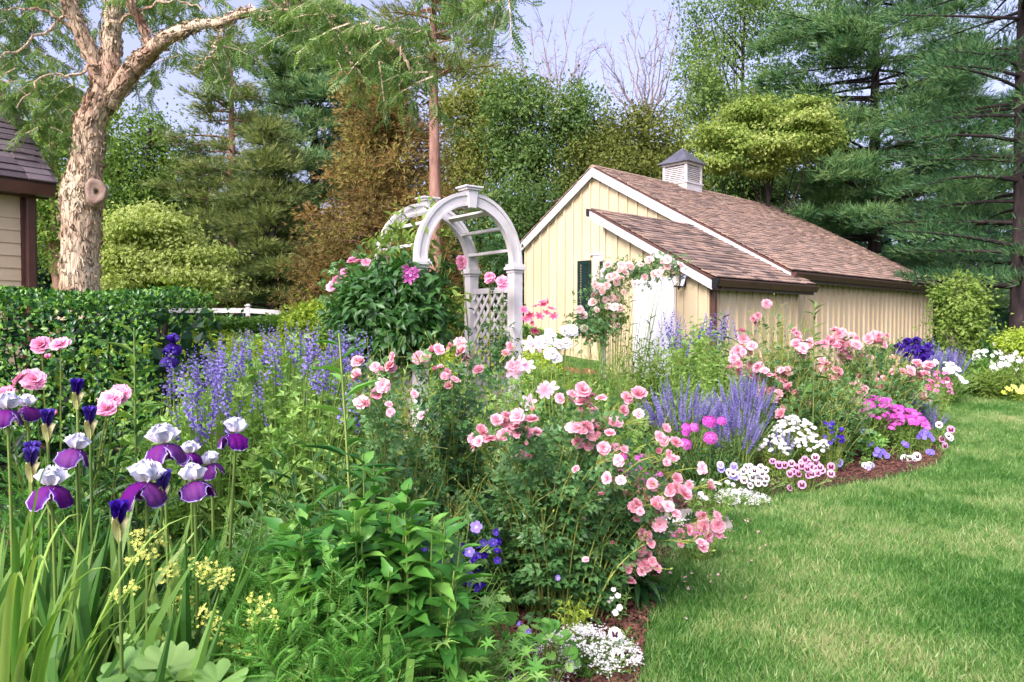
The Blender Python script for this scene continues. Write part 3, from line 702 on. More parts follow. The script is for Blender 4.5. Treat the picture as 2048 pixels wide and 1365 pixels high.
ln('glass', T(gv, [(0, 1, 5), (0, 5, 4), (1, 2, 6), (1, 6, 5), (2, 3, 7), (2, 7, 6), (3, 0, 4), (3, 4, 7)]), M['glass'])
# white post left of the door
pst = thing('rose_post', 'white square post holding the climbing rose beside the shed window', 'post', (1.55, 12.6, ground(1.55, 12.6)))
solid('post', box_t(-.05, .05, -.05, .05, 0, 2.16), M['white'], pst); solid('post_cap', tjoin([box_t(-.06, .06, -.06, .06, 2.162, 2.19), T([(-.055, -.055, 2.19), (.055, -.055, 2.19), (.055, .055, 2.19), (-.055, .055, 2.19), (0, 0, 2.25)], [(0, 1, 4), (1, 2, 4), (2, 3, 4), (3, 0, 4)])]), M['white'], pst)

# ================================================================ THE HOUSE AT THE LEFT EDGE
hx, hy = at(75, 400, 10.0)[:2]; HA = math.atan2(.59, .81)         # local +X runs back-left (up the roof), local -Y ... see axes
hrot = math.atan2(.81, .59)                                        # local x = wall direction (away), local y = up-slope (-.81,.59)
house = thing('house', 'cream clapboard house corner with grey shingled roof at the left edge', 'house', (hx, hy, 0), hrot)
def H(name, t, m, bevel=0): return solid(name, t, m, house, bevel=bevel)
EZ = 3.22
H('wall', box_t(-5, -.02, .0, 4.5, 0, EZ + .1), M['cream'])
for k in range(20):                                                # clapboards
    z = .12 + k * .165
    if z + .165 > EZ + .02: break
    H('clapboard', prism_t([(-.024, z), (-.001, z), (-.001, z + .165), (-.010, z + .165)], 0, -5, -.19), M['cream'])
H('corner_board', box_t(-.185, 0, -.03, -.0, 0, EZ), M['gutter'])
H('downspout', prism_t([(-.15, -.125), (-.05, -.125), (-.05, -.035), (-.15, -.035)], 2, .1, EZ), M['gutter'], .012)
H('gutter', prism_t([(-.12, EZ), (-.30, EZ + .0), (-.34, EZ + .14), (-.12, EZ + .14)], 0, -5, .12), M['gutter'])
H('fascia', box_t(-5, .12, -.118, -.09, EZ - .02, EZ + .16), M['gutter'])
RS = math.tan(R(42)); RL = 4.4
H('roof_deck', prism_t([(-.30, EZ + .12), (RL, EZ + .12 + RS * (RL + .3)), (RL, EZ + .18 + RS * (RL + .3)), (-.30, EZ + .18)], 0, -5, .14), M['gutter'])
hs = []
rr = np.random.default_rng(9); L = math.hypot(RL + .3, RS * (RL + .3)); up = np.array([0, (RL + .3) / L, RS * (RL + .3) / L]); nr = np.array([0, -up[2], up[1]])
for r in range(int(L / .15)):
    x = -5 + (r % 2) * .15; o = np.array([0, -.33, EZ + .16]) + up * r * .15 + nr * .02
    while x < .15:
        w_ = rr.uniform(.26, .36); a, b = x, min(x + w_, .15); x += w_
        if b - a > .03: hs.append((o + np.array([(a + b) / 2, 0, 0]), up - nr * .1, nr, (b - a) * .975, .185, rr.uniform(.014, .03)))
hs.sort(key=lambda q: -q[0][0] + q[0][2] * .2)
SHG = tmesh('grey_shingle', box_t(-.5, .5, 0, 1, 0, 1), M['shingle_grey'], False, 0)
place_shingles(hs[:280], house, SHG); place_shingles(hs[280:], house, None, False, M['shingle_grey'])
lp = np.array([-.50, -.02, 2.55])
fl = thing('flood_light', 'white cone flood light fixed to the cream house wall', 'lamp'); fl.matrix_basis = Matrix.Translation((hx, hy, 0)) @ Matrix.Rotation(hrot, 4, 'Z') @ Matrix.Translation((-1.02, -.06, 2.72))
c = tube_chunk([(0, 0, 0), (0, -.05, .01), (.0, -.1, -.02), (.02, -.2, -.07), (.03, -.24, -.09)], [.03, .035, .045, .085, .09], 16); part('lamp_shade', [c], M['white'], fl, True)
solid('bracket', box_t(-.06, .06, -.0, .04, -.06, .06), M['white'], fl)

# ================================================================ THE ARBOR
arb = thing('garden_arbor', 'white painted arched garden arbor with keystones, rungs and lattice side panels', 'arbor', (-.87, 7.0, 0), math.atan2(.608, .794))
WA, DA, CZ = 1.134, .80, 2.06
def A(name, t, bevel=.004): return solid(name, t, M['white'], arb, bevel=bevel)
for yy in (0, DA):
    for xx in (0, WA):
        A('post', box_t(xx - .057, xx + .057, yy - .057, yy + .057, -.05, CZ))
        A('capital', tjoin([box_t(xx - .066, xx + .066, yy - .066, yy + .066, CZ + .001, CZ + .03), box_t(xx - .085, xx + .085, yy - .085, yy + .085, CZ + .031, CZ + .062), box_t(xx - .072, xx + .072, yy - .072, yy + .072, CZ + .063, CZ + .09)]))
    # arch: rings of three mouldings
    def arch(ri, ro, y0, y1, n=28):
        v, f = [], []
        for k in range(n + 1):
            a = math.pi * k / n; c_, s_ = math.cos(a), math.sin(a)
            for r_, y_ in ((ri, y0), (ro, y0), (ro, y1), (ri, y1)):
                v.append((WA / 2 + c_ * r_, y_, CZ + .09 + s_ * r_ * 1.08))
        for k in range(n):
            for j in range(4):
                a_, b_ = 4 * k + j, 4 * k + (j + 1) % 4; f += [(a_, b_, b_ + 4), (a_, b_ + 4, a_ + 4)]
        return T(v, f + [(0, 2, 1), (0, 3, 2), (4 * n, 4 * n + 1, 4 * n + 2), (4 * n, 4 * n + 2, 4 * n + 3)])
    r0 = WA / 2
    A('arch', tjoin([arch(r0 - .055, r0 + .055, yy - .035, yy + .035), arch(r0 + .03, r0 + .062, yy - .048, yy - .036), arch(r0 - .062, r0 - .04, yy - .042, yy - .036)]), 0)
    kz = CZ + .09 + 1.08 * r0
    A('keystone', tjoin([prism_t([(WA / 2 - .04, kz - .09), (WA / 2 + .04, kz - .09), (WA / 2 + .06, kz + .085), (WA / 2 - .06, kz + .085)], 1, yy - .065, yy + .06),
                         box_t(WA / 2 - .085, WA / 2 + .085, yy - .085, yy + .08, kz + .086, kz + .105), box_t(WA / 2 - .105, WA / 2 + .105, yy - .1, yy + .095, kz + .106, kz + .125)]))
for aa in (14, 38, 61, 84, 96, 119, 142, 166):                    # rungs between the arches
    a = R(aa); r_ = WA / 2 - .02; x = WA / 2 + math.cos(a) * r_; z = CZ + .09 + math.sin(a) * r_ * 1.08
    A('rung', bar_t((x, .036, z), (x, DA - .036, z), .062, .032, (math.cos(a), 0, math.sin(a)) if 50 < aa < 130 else (0, 0, 1)))
for xx in (0, WA):                                                  # lattice panels
    z0, z1 = .25, 1.86; y0, y1 = .058, DA - .058
    A('panel_rail', box_t(xx - .02, xx + .02, y0, y1, z1, z1 + .06)); A('panel_rail', box_t(xx - .02, xx + .02, y0, y1, z0 - .06, z0))
    for sg in (-1, 1):
        c0 = -2
        for k in range(-10, 26):
            zc = z0 + k * .155                                      # slat: z = zc +- (y-y0)*1.15
            pts = []
            for y_ in (y0, y1):
                pts.append((y_, zc + (1.25 * (y_ - y0) if sg > 0 else 1.25 * (y1 - y_))))
            (ya, za), (yb, zb) = pts
            if za > zb: (ya, za), (yb, zb) = (yb, zb), (ya, za)
            if zb < z0 + .04 or za > z1 - .04: continue
            if za < z0: t_ = (z0 - za) / (zb - za); ya, za = ya + (yb - ya) * t_, z0
            if zb > z1: t_ = (z1 - za) / (zb - za); yb, zb = ya + (yb - ya) * t_, z1
            A('lattice_slat', bar_t((xx + sg * .0065, ya, za), (xx + sg * .0065, yb, zb), .035, .011, (1, 0, 0)), 0)

# ================================================================ FENCE, PATH, STONE
fen = thing('rail_fence', 'white post and rail fence in front of the dark trees', 'fence', (0, 0, 0))
fp = [at(300, 617, 23.5), at(497, 617, 22), at(700, 630, 20.5), at(890, 633, 20.2)]
for p in fp:
    x, y, z = p; gz = ground(x, y)
    solid('post', tjoin([box_t(x - .06, x + .06, y - .06, y + .06, gz - .3, z + .06), box_t(x - .085, x + .085, y - .085, y + .085, z + .061, z + .10), box_t(x - .05, x + .05, y - .05, y + .05, z + .101, z + .13)]), M['white'], fen)
for a, b in zip(fp[:-1], fp[1:]):
    for dz in (-.07, -.46): solid('rail', bar_t(a + (0, 0, dz), b + (0, 0, dz), .05, .14), M['white'], fen)
v = []
p0 = at(700, 670, 19.5)
for k, x in enumerate(np.arange(-4.2, -.6, .22)):
    pass
bp = thing('brick_path', 'red brick path beyond the arbor opening', 'path'); bp['kind'] = 'structure'; del bp['category']
bm_ = tmesh('brick', box_t(-.1, .1, -.05, .05, 0, .03), M['brick'], False, 0)
for i in range(26):
    for j in range(9):
        x, y = -3.6 + i * .21 + (j % 2) * .1, 15.9 + j * .11
        link('brick', bm_, bp, (x, y, ground(x, y) + .03))
st = solid('stepping_stone', T([], []), M['stone']) if False else None
c = [(-.42, -.26), (-.1, -.33), (.33, -.28), (.47, -.02), (.38, .26), (.0, .33), (-.38, .27), (-.5, .02)]
st = solid('stepping_stone', prism_t(c, 2, 0, .03), M['stone'], bevel=.012); st.location = (1.22, 5.55, .022); st.rotation_euler = (0, 0, .35)
tag(st, 'flat grey stepping stone beside the pink roses at the lawn edge', 'stone')

# ================================================================ TREES
def crown_leaves(blobs, nclus, per, size, rad, tpl, flat=.6, droop=.3, shell=.55, lw=.7, lay=0):
    """leaf clusters through the volume of several ellipsoids (x,y,z,rx,ry,rz)"""
    B = np.array(blobs, float); vol = (B[:, 3] * B[:, 4] * B[:, 5]) ** .72; pick = rng.choice(len(B), nclus, p=vol / vol.sum()); b = B[pick]
    d = norm(rng.normal(size=(nclus, 3))); r = shell + (1.02 - shell) * rng.random(nclus) ** .6
    C = b[:, :3] + d * b[:, 3:] * r[:, None]
    out = norm(d * b[:, 3:])
    n = nclus * per; ci = np.repeat(np.arange(nclus), per)
    off = rng.normal(size=(n, 3)) * rad * rng.uniform(.4, 1.5, nclus)[ci][:, None]; off[:, 2] *= flat
    P = C[ci] + off
    D = norm(out[ci] * .7 + rng.normal(size=(n, 3)) * .6 + np.array([0, 0, -droop]))
    U = norm(norm(off) * .75 + out[ci] * .35 + rng.normal(size=(n, 3)) * .3 + np.array([0, 0, .7]))
    s = size * rng.uniform(.7, 1.25, n)
    val = np.clip(rng.random(nclus)[ci] * .75 + rng.random(n) * .25, 0, 1)
    return scatter(tpl, frames(D, U), P, np.column_stack([s * lw, s, s]), val)
def trunk_chunks(base, top, r0, r1, blobs, nl, rl, bend=.25, sides=9):
    base = np.array(base, float); top = np.array(top, float)
    n = 9; pts = [base + (top - base) * t + np.array([math.sin(t * 5 + base[0]) * bend * t * (1 - t) * 2, math.cos(t * 4) * bend * t * (1 - t), 0]) for t in np.linspace(0, 1, n)]
    ch = [tube_chunk(pts, np.linspace(r0, r1, n), sides)]
    bl = list(blobs)
    for k in range(nl):
        b = bl[k % len(bl)]; tt = random.uniform(.25, .92); s = base + (top - base) * tt
        e = np.array(b[:3]) + rng.normal(size=3) * np.array(b[3:6]) * .45
        m = (s + e) / 2 + np.array([0, 0, -.1]) + rng.normal(size=3) * .15
        q = [bez(s, m, e, t) for t in np.linspace(0, 1, 6)]; ch.append(tube_chunk(q, np.linspace(rl, rl * .2, 6), 5))
    return ch
def pxblob(px, py, d, rx, ry, rd=None):
    p = at(px, py, d); k = d / F; return (p[0], p[1], p[2], rx * k, (rd or (rx * .8)) * k, ry * k)
def decid(name, label, cat, px, d, blobs, mat, n, per=26, size=.16, rad=.3, tpl=LEAF2, trunk_r=.2, bark='barkd', toppy=None, flat=.6, shell=.5, nl=14, group=None, lw=.65, droop=.3, nsub=13):
    B = []
    for q in [pxblob(*b) for b in blobs]:
        q = np.array(q); B.append((*q[:3], *(q[3:] * .62)))
        for _ in range(nsub):
            u = norm(rng.normal(size=3)); B.append((*(q[:3] + u * q[3:] * rng.uniform(.6, .92)), *(q[3:] * rng.uniform(.24, .42))))
    x = (px - 1024) / F * d; gz = ground(x, d); o = thing(name, label, cat, (x, d, gz), 0, group); off = np.array([x, d, gz])
    Bl = [(b[0] - off[0], b[1] - off[1], b[2] - off[2], b[3], b[4], b[5]) for b in B]
    ztop = at(px, toppy if toppy else min(b[1] for b in blobs), d)[2] - gz
    part('trunk', trunk_chunks((0, 0, -.2), (0.1, 0, ztop), trunk_r, trunk_r * .25, Bl, nl, trunk_r * .35), M[bark], o, True)
    part('crown', [crown_leaves(Bl, n, per, size, rad, tpl, flat, droop, shell, lw)], M[mat], o)
    return o
def pine(name, label, px, d, toppy, botpy, rad_m, mats, seed, n_whorl=26, bark='barkd', tr=.22, prof=None, tuft=.26, dens=1.0, droop=.12, az=(0, 360), group=None, w=.05, top_bare=0):
    global rng
    x = (px - 1024) / F * d; gz = ground(x, d); o = thing(name, label, 'pine tree', (x, d, gz), 0, group)
    zt = at(px, toppy, d)[2] - gz; zb = max(.5, at(px, botpy, d)[2] - gz); rr = np.random.default_rng(seed)
    ch = [tube_chunk([(0, 0, -.2), (.05, 0, zt * .3), (0, .05, zt * .6), (.03, 0, zt)], [tr, tr * .85, tr * .6, .03], 10)]
    P, D, V = [], [], []
    for wv in np.linspace(0, 1, n_whorl):
        z = zb + (zt - zb) * wv; Rm = rad_m * (prof(wv) if prof else (1 - wv) ** .75 + .06)
        for k in range(rr.integers(4, 7)):
            a = R(rr.uniform(*az)); L = Rm * rr.uniform(.55, 1.12)
            if L < .25: continue
            dirv = np.array([math.cos(a), math.sin(a), 0]); z0 = z + rr.uniform(-.25, .25)
            s = np.array([0, 0, z0]); m = s + dirv * L * .5 + np.array([0, 0, L * .06]); e = s + dirv * L + np.array([0, 0, L * rr.uniform(-droop, droop * .9)])
            q = [bez(s, m, e, t) for t in np.linspace(0, 1, 5)]; ch.append(tube_chunk(q, np.linspace(.035 + L * .008, .008, 5), 4))
            side = np.cross(dirv, [0, 0, 1]); nc = max(3, int(L * 5.2 * dens)); tc = rr.uniform(.15, 1.0, nc) ** .75; sc = rr.uniform(-1, 1, nc)
            cc = bez(s, m, e, tc) + side * (sc * (.34 * L * (1.08 - tc) ** .6 + .1))[:, None]; pr = 15; ci = np.repeat(np.arange(nc), pr)
            o_ = rr.normal(size=(nc * pr, 3)) * np.array([.17, .17, .075]) * (.6 + tuft * 1.6); o_ += dirv * rr.normal(size=(nc * pr, 1)) * .12
            p = cc[ci] + o_; P.append(p); D.append(norm(dirv * .7 + side * (sc[ci] * .6)[:, None] + np.array([0, 0, .55]) + o_ * 2.2 + rr.normal(size=(nc * pr, 3)) * .2))
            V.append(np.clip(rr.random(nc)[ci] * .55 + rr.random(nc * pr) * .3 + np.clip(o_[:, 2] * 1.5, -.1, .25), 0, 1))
    P = np.concatenate(P); D = np.concatenate(D); V = np.concatenate(V); n = len(P)
    s = tuft * rr.uniform(.7, 1.2, n)
    part('trunk', ch, M[bark], o, True)
    part('crown', [scatter(tuft_t(5, 42, w * 1.35, seed), frames(D, rr.normal(size=(n, 3))), P, s, V)], M[mats], o)
    return o

# far wood behind everything, read as one mass
B = []
for px in range(-160, 2300, 75):
    d = 46 + 6 * math.sin(px * .013); top = 430 + 60 * math.sin(px * .021) + 30 * math.sin(px * .05) - (60 if px > 1300 else 0)
    B.append(pxblob(px, (top + 690) / 2, d, 70, (690 - top) / 2, 60))
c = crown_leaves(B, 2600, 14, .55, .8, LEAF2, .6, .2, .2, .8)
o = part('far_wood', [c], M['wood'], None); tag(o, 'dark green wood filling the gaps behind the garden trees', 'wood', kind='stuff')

# deciduous trees behind
decid('broadleaf_tree', 'fresh green tree behind the flaky trunk at the far left', 'tree', 110, 20, [(100, 300, 20, 130, 110), (60, 430, 20, 120, 100), (170, 240, 21, 80, 90), (150, 480, 20, 90, 90)], 'decid', 620, 30, .12, .3, trunk_r=.22, bark='barkr', toppy=260)
decid('broadleaf_tree', 'light green tree filling the gap right of the flaky trunk', 'tree', 300, 27, [(290, 330, 27, 90, 90), (240, 400, 27, 80, 110), (350, 400, 27, 70, 100), (300, 260, 28, 40, 40)], 'decid', 600, 30, .14, .36, trunk_r=.2, toppy=260)
decid('dogwood_tree', 'yellow-green layered dogwood above the hedge', 'tree', 320, 18, [(310, 450, 18, 80, 40), (250, 500, 18, 70, 55), (380, 500, 18, 70, 45), (330, 545, 18, 100, 36), (400, 560, 17.5, 50, 30), (230, 570, 17.6, 60, 35)], 'dogw', 620, 44, .105, .23, trunk_r=.09, toppy=470, flat=.26, droop=.5, nsub=10, shell=.2)
pine('pine_tree', 'olive tinted white pine with open tiers and visible trunk at left', 466, 27, 70, 560, 2.7, 'pineo', 1, 17, 'barkr', .2, lambda w_: .25 + .9 * (1 - w_) ** .8, .34, .8, w=.06)
pine('pine_tree', 'tall dark blue-green pine left of the bronze conifer', 630, 30, 10, 600, 4.4, 'pineb', 2, 30, 'barkd', .25, lambda w_: .4 + .7 * (1 - w_) ** .7, .4, 1.0, w=.065)
pine('pine_tree', 'olive green pine standing close beside the tall dark one', 548, 25, 270, 600, 1.8, 'pineo', 12, 22, 'barkd', .2, lambda w_: .4 + .7 * (1 - w_) ** .7, .34, .8, w=.06)
# bronze conifer
def bronze():
    px, d = 770, 22; x = (px - 1024) / F * d; gz = ground(x, d); o = thing('bronze_conifer', 'bronze brown conifer with shaggy sprays behind the arbor', 'conifer tree', (x, d, gz))
    P, D, V = [], [], []; rr = np.random.default_rng(5)
    ch = [tube_chunk([(0, 0, -.2), (0, 0, 4), (.1, 0, 7.9)], [.22, .16, .03], 9)]
    for k in range(430):
        w_ = rr.random() ** 1.25; z = .3 + 8.2 * w_; Rm = (2.15 * (1 - w_) ** .62 + .25) * rr.uniform(.6, 1.1) * (.8 + .35 * math.sin(w_ * 21 + k % 5)); a = rr.random() * 6.283
        C = np.array([math.cos(a) * Rm, math.sin(a) * Rm, z]); n = 62
        if k % 5 == 0: ch.append(tube_chunk([(0, 0, z - .2), C * (.5, .5, 1) + (0, 0, -.05), C], [.04, .025, .01], 4))
        o_ = rr.normal(size=(n, 3)) * np.array([.24, .24, .17]) * rr.uniform(.7, 1.35); p = C + o_; P.append(p)
        D.append(norm(norm(C * (1, 1, 0) + 1e-6) * .5 + o_ * 4 + rr.normal(size=(n, 3)) * .3 + np.array([0, 0, .25]))); V.append(np.clip(rr.random() * .8 + rr.random(n) * .2, 0, 1))
    P, D, V = map(np.concatenate, (P, D, V)); n = len(P)
    part('trunk', ch, M['barkr'], o, True)
    part('crown', [scatter(tuft_t(5, 46, .17, 3), frames(D, rr.normal(size=(n, 3))), P, .2 * rr.uniform(.7, 1.2, n), V)], M['crypt'], o)
bronze()
# tall bare-stemmed pine right of the bronze conifer
pine('pine_tree', 'tall pine with bare reddish trunk and high drooping foliage', 868, 20.5, -160, 150, 2.3, 'pineo', 7, 12, 'barkr', .2, lambda w_: .9, .3, .9)
o = thing('dead_branches', 'short dead branch stubs on the reddish pine trunk', 'branches', at(868, 300, 20.5)) if False else None

decid('broadleaf_tree', 'mid green tree behind the arbor top, left of the dead treetops', 'tree', 960, 33, [(930, 260, 33, 60, 110), (990, 250, 33, 60, 120), (920, 420, 32, 70, 120)], 'olive', 700, 30, .15, .4, trunk_r=.2, toppy=160)
decid('broadleaf_tree', 'tall bright green tree behind the shed gable', 'tree', 1080, 31, [(1040, 300, 31, 80, 150), (1110, 270, 31, 75, 120), (1000, 230, 31, 35, 80), (1060, 190, 31, 30, 50), (1140, 330, 31, 60, 130), (1080, 440, 30, 120, 120), (1000, 470, 30, 80, 110)], 'decid2', 1000, 34, .15, .42, trunk_r=.24, toppy=170)
decid('broadleaf_tree', 'dark green tree behind the shed roof peak', 'tree', 1250, 30, [(1230, 300, 30, 90, 80), (1300, 280, 30, 80, 70), (1190, 260, 31, 50, 60), (1260, 380, 29, 130, 80)], 'olive', 760, 30, .14, .36, trunk_r=.2, toppy=230)
decid('broadleaf_tree', 'deep green tree filling the space behind the cupola', 'tree', 1500, 31, [(1440, 330, 31, 120, 90), (1560, 400, 31, 130, 80), (1400, 180, 33, 60, 90), (1520, 250, 33, 120, 90)], 'decid2', 900, 28, .16, .4, trunk_r=.22, toppy=200)
decid('broadleaf_tree', 'airy small-leaved tree against the sky at the upper right', 'tree', 1480, 36, [(1420, 50, 36, 60, 70), (1500, 60, 36, 90, 90), (1400, 140, 36, 35, 50), (1460, 200, 36, 60, 60), (1600, 40, 36, 90, 90)], 'decid2', 520, 26, .15, .5, trunk_r=.2, toppy=40)
decid('dogwood_tree', 'pale yellow-green tiered dogwood beyond the shed roof', 'tree', 1530, 25.5, [(1500, 225, 25.5, 90, 26), (1590, 245, 25, 80, 26), (1450, 275, 25, 70, 30), (1560, 290, 24.5, 90, 26), (1640, 290, 25, 50, 26), (1420, 325, 25, 55, 26), (1520, 330, 25, 60, 20), (1610, 215, 25.5, 50, 18)], 'dogw', 560, 44, .125, .28, trunk_r=.13, toppy=250, flat=.22, droop=.5, nsub=8, shell=.2)
pine('pine_tree', 'huge dark pine with near-black trunk behind the shed roof', 1745, 29, -120, 470, 6.2, 'pine', 3, 25, 'barkd', .27, lambda w_: .5 + .5 * (1 - w_) ** .8, .4, .9, w=.06)
pine('pine_tree', 'big dark pine with feathery tiers at the right edge', 2035, 21, -260, 560, 4.6, 'pine', 4, 22, 'barkd', .24, lambda w_: .75 + .2 * (1 - w_), .3, .8, w=.05)
pine('pine_tree', 'blue-green pine between the two dark pines', 1900, 34, 80, 600, 4.2, 'pineb', 8, 17, 'barkd', .25, lambda w_: .4 + .6 * (1 - w_) ** .8, .42, .7, w=.065)
# bare dead trees
def dead(name, label, px, d, basepy, tips, r):
    x = (px - 1024) / F * d; gz = ground(x, d); o = thing(name, label, 'dead tree', (x, d, gz)); off = np.array([x, d, gz]); ch = []; br = []
    base = at(px, basepy, d) - off; ch.append(tube_chunk([(0, 0, -.2), base * (.5, .5, .5), base], [r, r * .8, r * .6], 7))
    for tx, ty in tips:
        e = at(tx, ty, d + rng.uniform(-1.5, 1.5)) - off; mid = base + (e - base) * .5 + np.array([(e[0] - base[0]) * .22, 0, -.2])
        q = np.array([bez(base, mid, e, t) for t in np.linspace(0, 1, 8)]); q[1:-1] += rng.normal(size=(6, 3)) * .06; ch.append(tube_chunk(q, np.linspace(r * .34, .009, 8), 5))
        for k in range(9):
            i = rng.integers(2, 8); s = q[i]; dv = norm((e - base) * (1, 1, 1) + rng.normal(size=3) * np.linalg.norm(e - base) * .42) * rng.uniform(.5, 1.5)
            q2 = np.array([s + dv * t + np.array([0, 0, .1 * t * t]) for t in np.linspace(0, 1, 4)]); br.append(tube_chunk(q2, np.linspace(.018, .006, 4), 4))
            for _ in range(3):
                s2 = q2[rng.integers(1, 4)]; d2 = norm(dv + rng.normal(size=3) * .6) * rng.uniform(.25, .6); br.append(tube_chunk([s2, s2 + d2 * .5, s2 + d2], [.013, .01, .006], 3))
    part('trunk', ch, M['barkg'], o, True); part('twigs', br, M['barkg'], o)
dead('dead_tree', 'bare dead treetop above the bright green tree', 1110, 40, 230, [(1030, 105), (1060, 75), (1085, 60), (1110, 70), (1135, 55), (1165, 75), (1180, 110), (1050, 150), (1150, 130), (1095, 90), (1030, 130)], .18)
dead('dead_tree', 'taller bare dead treetop left of the dark pines', 1290, 38, 250, [(1210, 100), (1225, 130), (1262, 55), (1285, 90), (1310, 50), (1330, 75), (1355, 60), (1345, 120), (1375, 150), (1250, 100), (1205, 160), (1300, 110)], .2)
dead('dead_tree', 'bare grey treetop peeking left of the big dogwood crown', 1400, 42, 260, [(1385, 150), (1400, 170), (1370, 190), (1420, 180)], .12)

# ---------------------------------------------------------------- the flaky-barked tree at left
def big_tree():
    d = 9.5; bx, by = at(160, 580, d)[:2]; gz = ground(bx, by); o = thing('locust_tree', 'large locust tree with flaky tan bark, a sawn knot and three limbs', 'tree', (bx, by, gz)); off = np.array([bx, by, gz])
    def P(px, py, dd=d): return at(px, py, dd) - off
    def limb(pts, name='trunk', sides=40, per=22, seed=0, amp=1.0):
        c = np.array([P(a, b, dd) for a, b, w_, dd in pts]); r = np.array([w_ * .82 * dd / F / 2 for a, b, w_, dd in pts])
        n = len(pts); t = np.linspace(0, n - 1, per * (n - 1)); i = np.clip(t.astype(int), 0, n - 2); f = t - i
        def cr(A):
            A = np.concatenate([[2 * A[0] - A[1]], A, [2 * A[-1] - A[-2]]]); p0, p1, p2, p3 = A[i], A[i + 1], A[i + 2], A[i + 3]; ff = f if A.ndim == 1 else f[:, None]
            return .5 * (2 * p1 + (p2 - p0) * ff + (2 * p0 - 5 * p1 + 4 * p2 - p3) * ff ** 2 + (3 * p1 - p0 - 3 * p2 + p3) * ff ** 3)
        C = cr(c); Rr = cr(r); tg = norm(np.gradient(C, axis=0)); X = norm(np.cross(tg, [0.05, 1, 0.1])); Y = np.cross(tg, X)
        a = np.linspace(0, 2 * np.pi, sides, endpoint=False)
        L = np.concatenate([[0], np.cumsum(np.linalg.norm(np.diff(C, axis=0), axis=1))])
        disp = np.zeros((len(C), sides))
        for q in range(len(C)):
            for k in range(sides):
                u = Vector((math.cos(a[k]) * Rr[q] * 13, math.sin(a[k]) * Rr[q] * 13, L[q] * 2.6 + seed))
                nv = mnoise.noise(u); h = mnoise.noise(u * 2.3); disp[q, k] = (.010 * min(1, abs(nv) * 4) + .008 * h + .018 * mnoise.noise(u * .3)) * amp
        rad = Rr[:, None] * 1.0 + disp * np.minimum(1, Rr[:, None] / .15)
        V = C[:, None] + rad[..., None] * (np.cos(a)[None, :, None] * X[:, None] + np.sin(a)[None, :, None] * Y[:, None])
        m = len(C); f_ = []
        for q in range(m - 1):
            for k in range(sides):
                k2 = (k + 1) % sides; A_, B_, C_, D_ = q * sides + k, q * sides + k2, (q + 1) * sides + k2, (q + 1) * sides + k; f_ += [(A_, B_, C_), (A_, C_, D_)]
        part(name, [(V.reshape(-1, 3), np.array(f_), np.full(m * sides, .5), np.zeros(m * sides))], M['bark'], o, False)
        # loose bark plates standing proud
        nP = int(m * 2.6); qi = rng.integers(2, m - 1, nP); ki = rng.integers(0, sides, nP); base = V[qi, ki]; nor = norm(base - C[qi]); D = norm(tg[qi] * -1 + nor * .10 + rng.normal(size=(nP, 3)) * .15)
        S = np.column_stack([rng.uniform(.02, .05, nP), rng.uniform(.06, .16, nP), rng.uniform(.1, .2, nP)]); pl = part('bark_plates', [scatter(LEAF4, frames(D, nor), base + nor * .004, S, rng.random(nP))], M['bark'], o, stuff=True)
    limb([(163, 640, 100, d), (160, 590, 84, d), (162, 500, 80, d), (167, 430, 84, d), (170, 385, 88, d), (174, 345, 70, d), (182, 300, 60, d), (184, 255, 60, d), (205, 210, 56, d), (222, 175, 52, d), (228, 110, 42, d), (235, 50, 40, d), (240, -40, 38, d), (246, -160, 34, d)], sides=48, seed=1)
    limb([(214, 190, 40, d), (196, 130, 36, d - .1), (170, 70, 32, d - .2), (150, 20, 30, d - .3), (140, -40, 28, d - .4), (120, -140, 22, d - .6)], 'limb', 30, 14, 2)
    limb([(224, 215, 36, d), (258, 160, 42, d - .1), (300, 115, 36, d - .25), (345, 80, 30, d - .5), (400, 58, 22, d - .7), (450, 52, 17, d - .9), (505, 30, 17, d - 1.1), (545, 47, 17, d - 1.3), (575, 38, 15, d - 1.4), (588, 0, 13, d - 1.5), (600, -70, 11, d - 1.6)], 'limb', 24, 12, 3)
    limb([(310, 108, 18, d - .3), (292, 60, 15, d - .35), (270, 10, 13, d - .5), (262, -40, 12, d - .6)], 'limb', 16, 10, 4)
    # sawn knot
    kx = P(196, 385, d - .27); n = 28; v, f_, e = [], [], []
    for r_, zz in ((0, .02), (.06, .018), (.10, .024), (.135, .036), (.155, .02), (.18, -.08)):
        for k in range(n):
            a = 6.283 * k / n; w_ = 1 + .06 * math.sin(3 * a + 1) + .03 * math.sin(7 * a); v.append((r_ * w_ * math.cos(a) * .72, -zz, r_ * w_ * math.sin(a)))
    for q in range(5):
        for k in range(n): k2 = (k + 1) % n; f_ += [(q * n + k, q * n + k2, (q + 1) * n + k2), (q * n + k, (q + 1) * n + k2, (q + 1) * n + k)]
    kn = solid('knot', txf(T(v, f_), Matrix.Rotation(R(28), 4, 'Z')), M['scar'], o, True); kn.location = kx
    # burr on the left at the bend
    # twigs and feathery foliage
    reg = [  # px, py, rx, ry, depth, share
        (50, 40, 110, 60, 10.2, 4.0), (50, 150, 70, 50, 10.2, 2.4), (130, 190, 40, 50, 10.3, 1.3), (70, 240, 60, 60, 10.4, 1.5), (330, 20, 120, 34, 10.2, 2.0), (300, 140, 40, 30, 10.4, .4), (400, 100, 80, 30, 9.9, 1.0),
        (470, 100, 50, 24, 9.2, .4), (660, 36, 90, 36, 8.2, 1.5), (770, 70, 80, 44, 8.0, 1.6), (860, 140, 26, 80, 7.9, .9), (620, 5, 100, 16, 8, 1.0), (970, 10, 50, 24, 7.6, .8), (880, 0, 50, 20, 7.8, .5), (720, 130, 50, 25, 8.0, .6), (200, -30, 300, 40, 10.2, 2.2)]
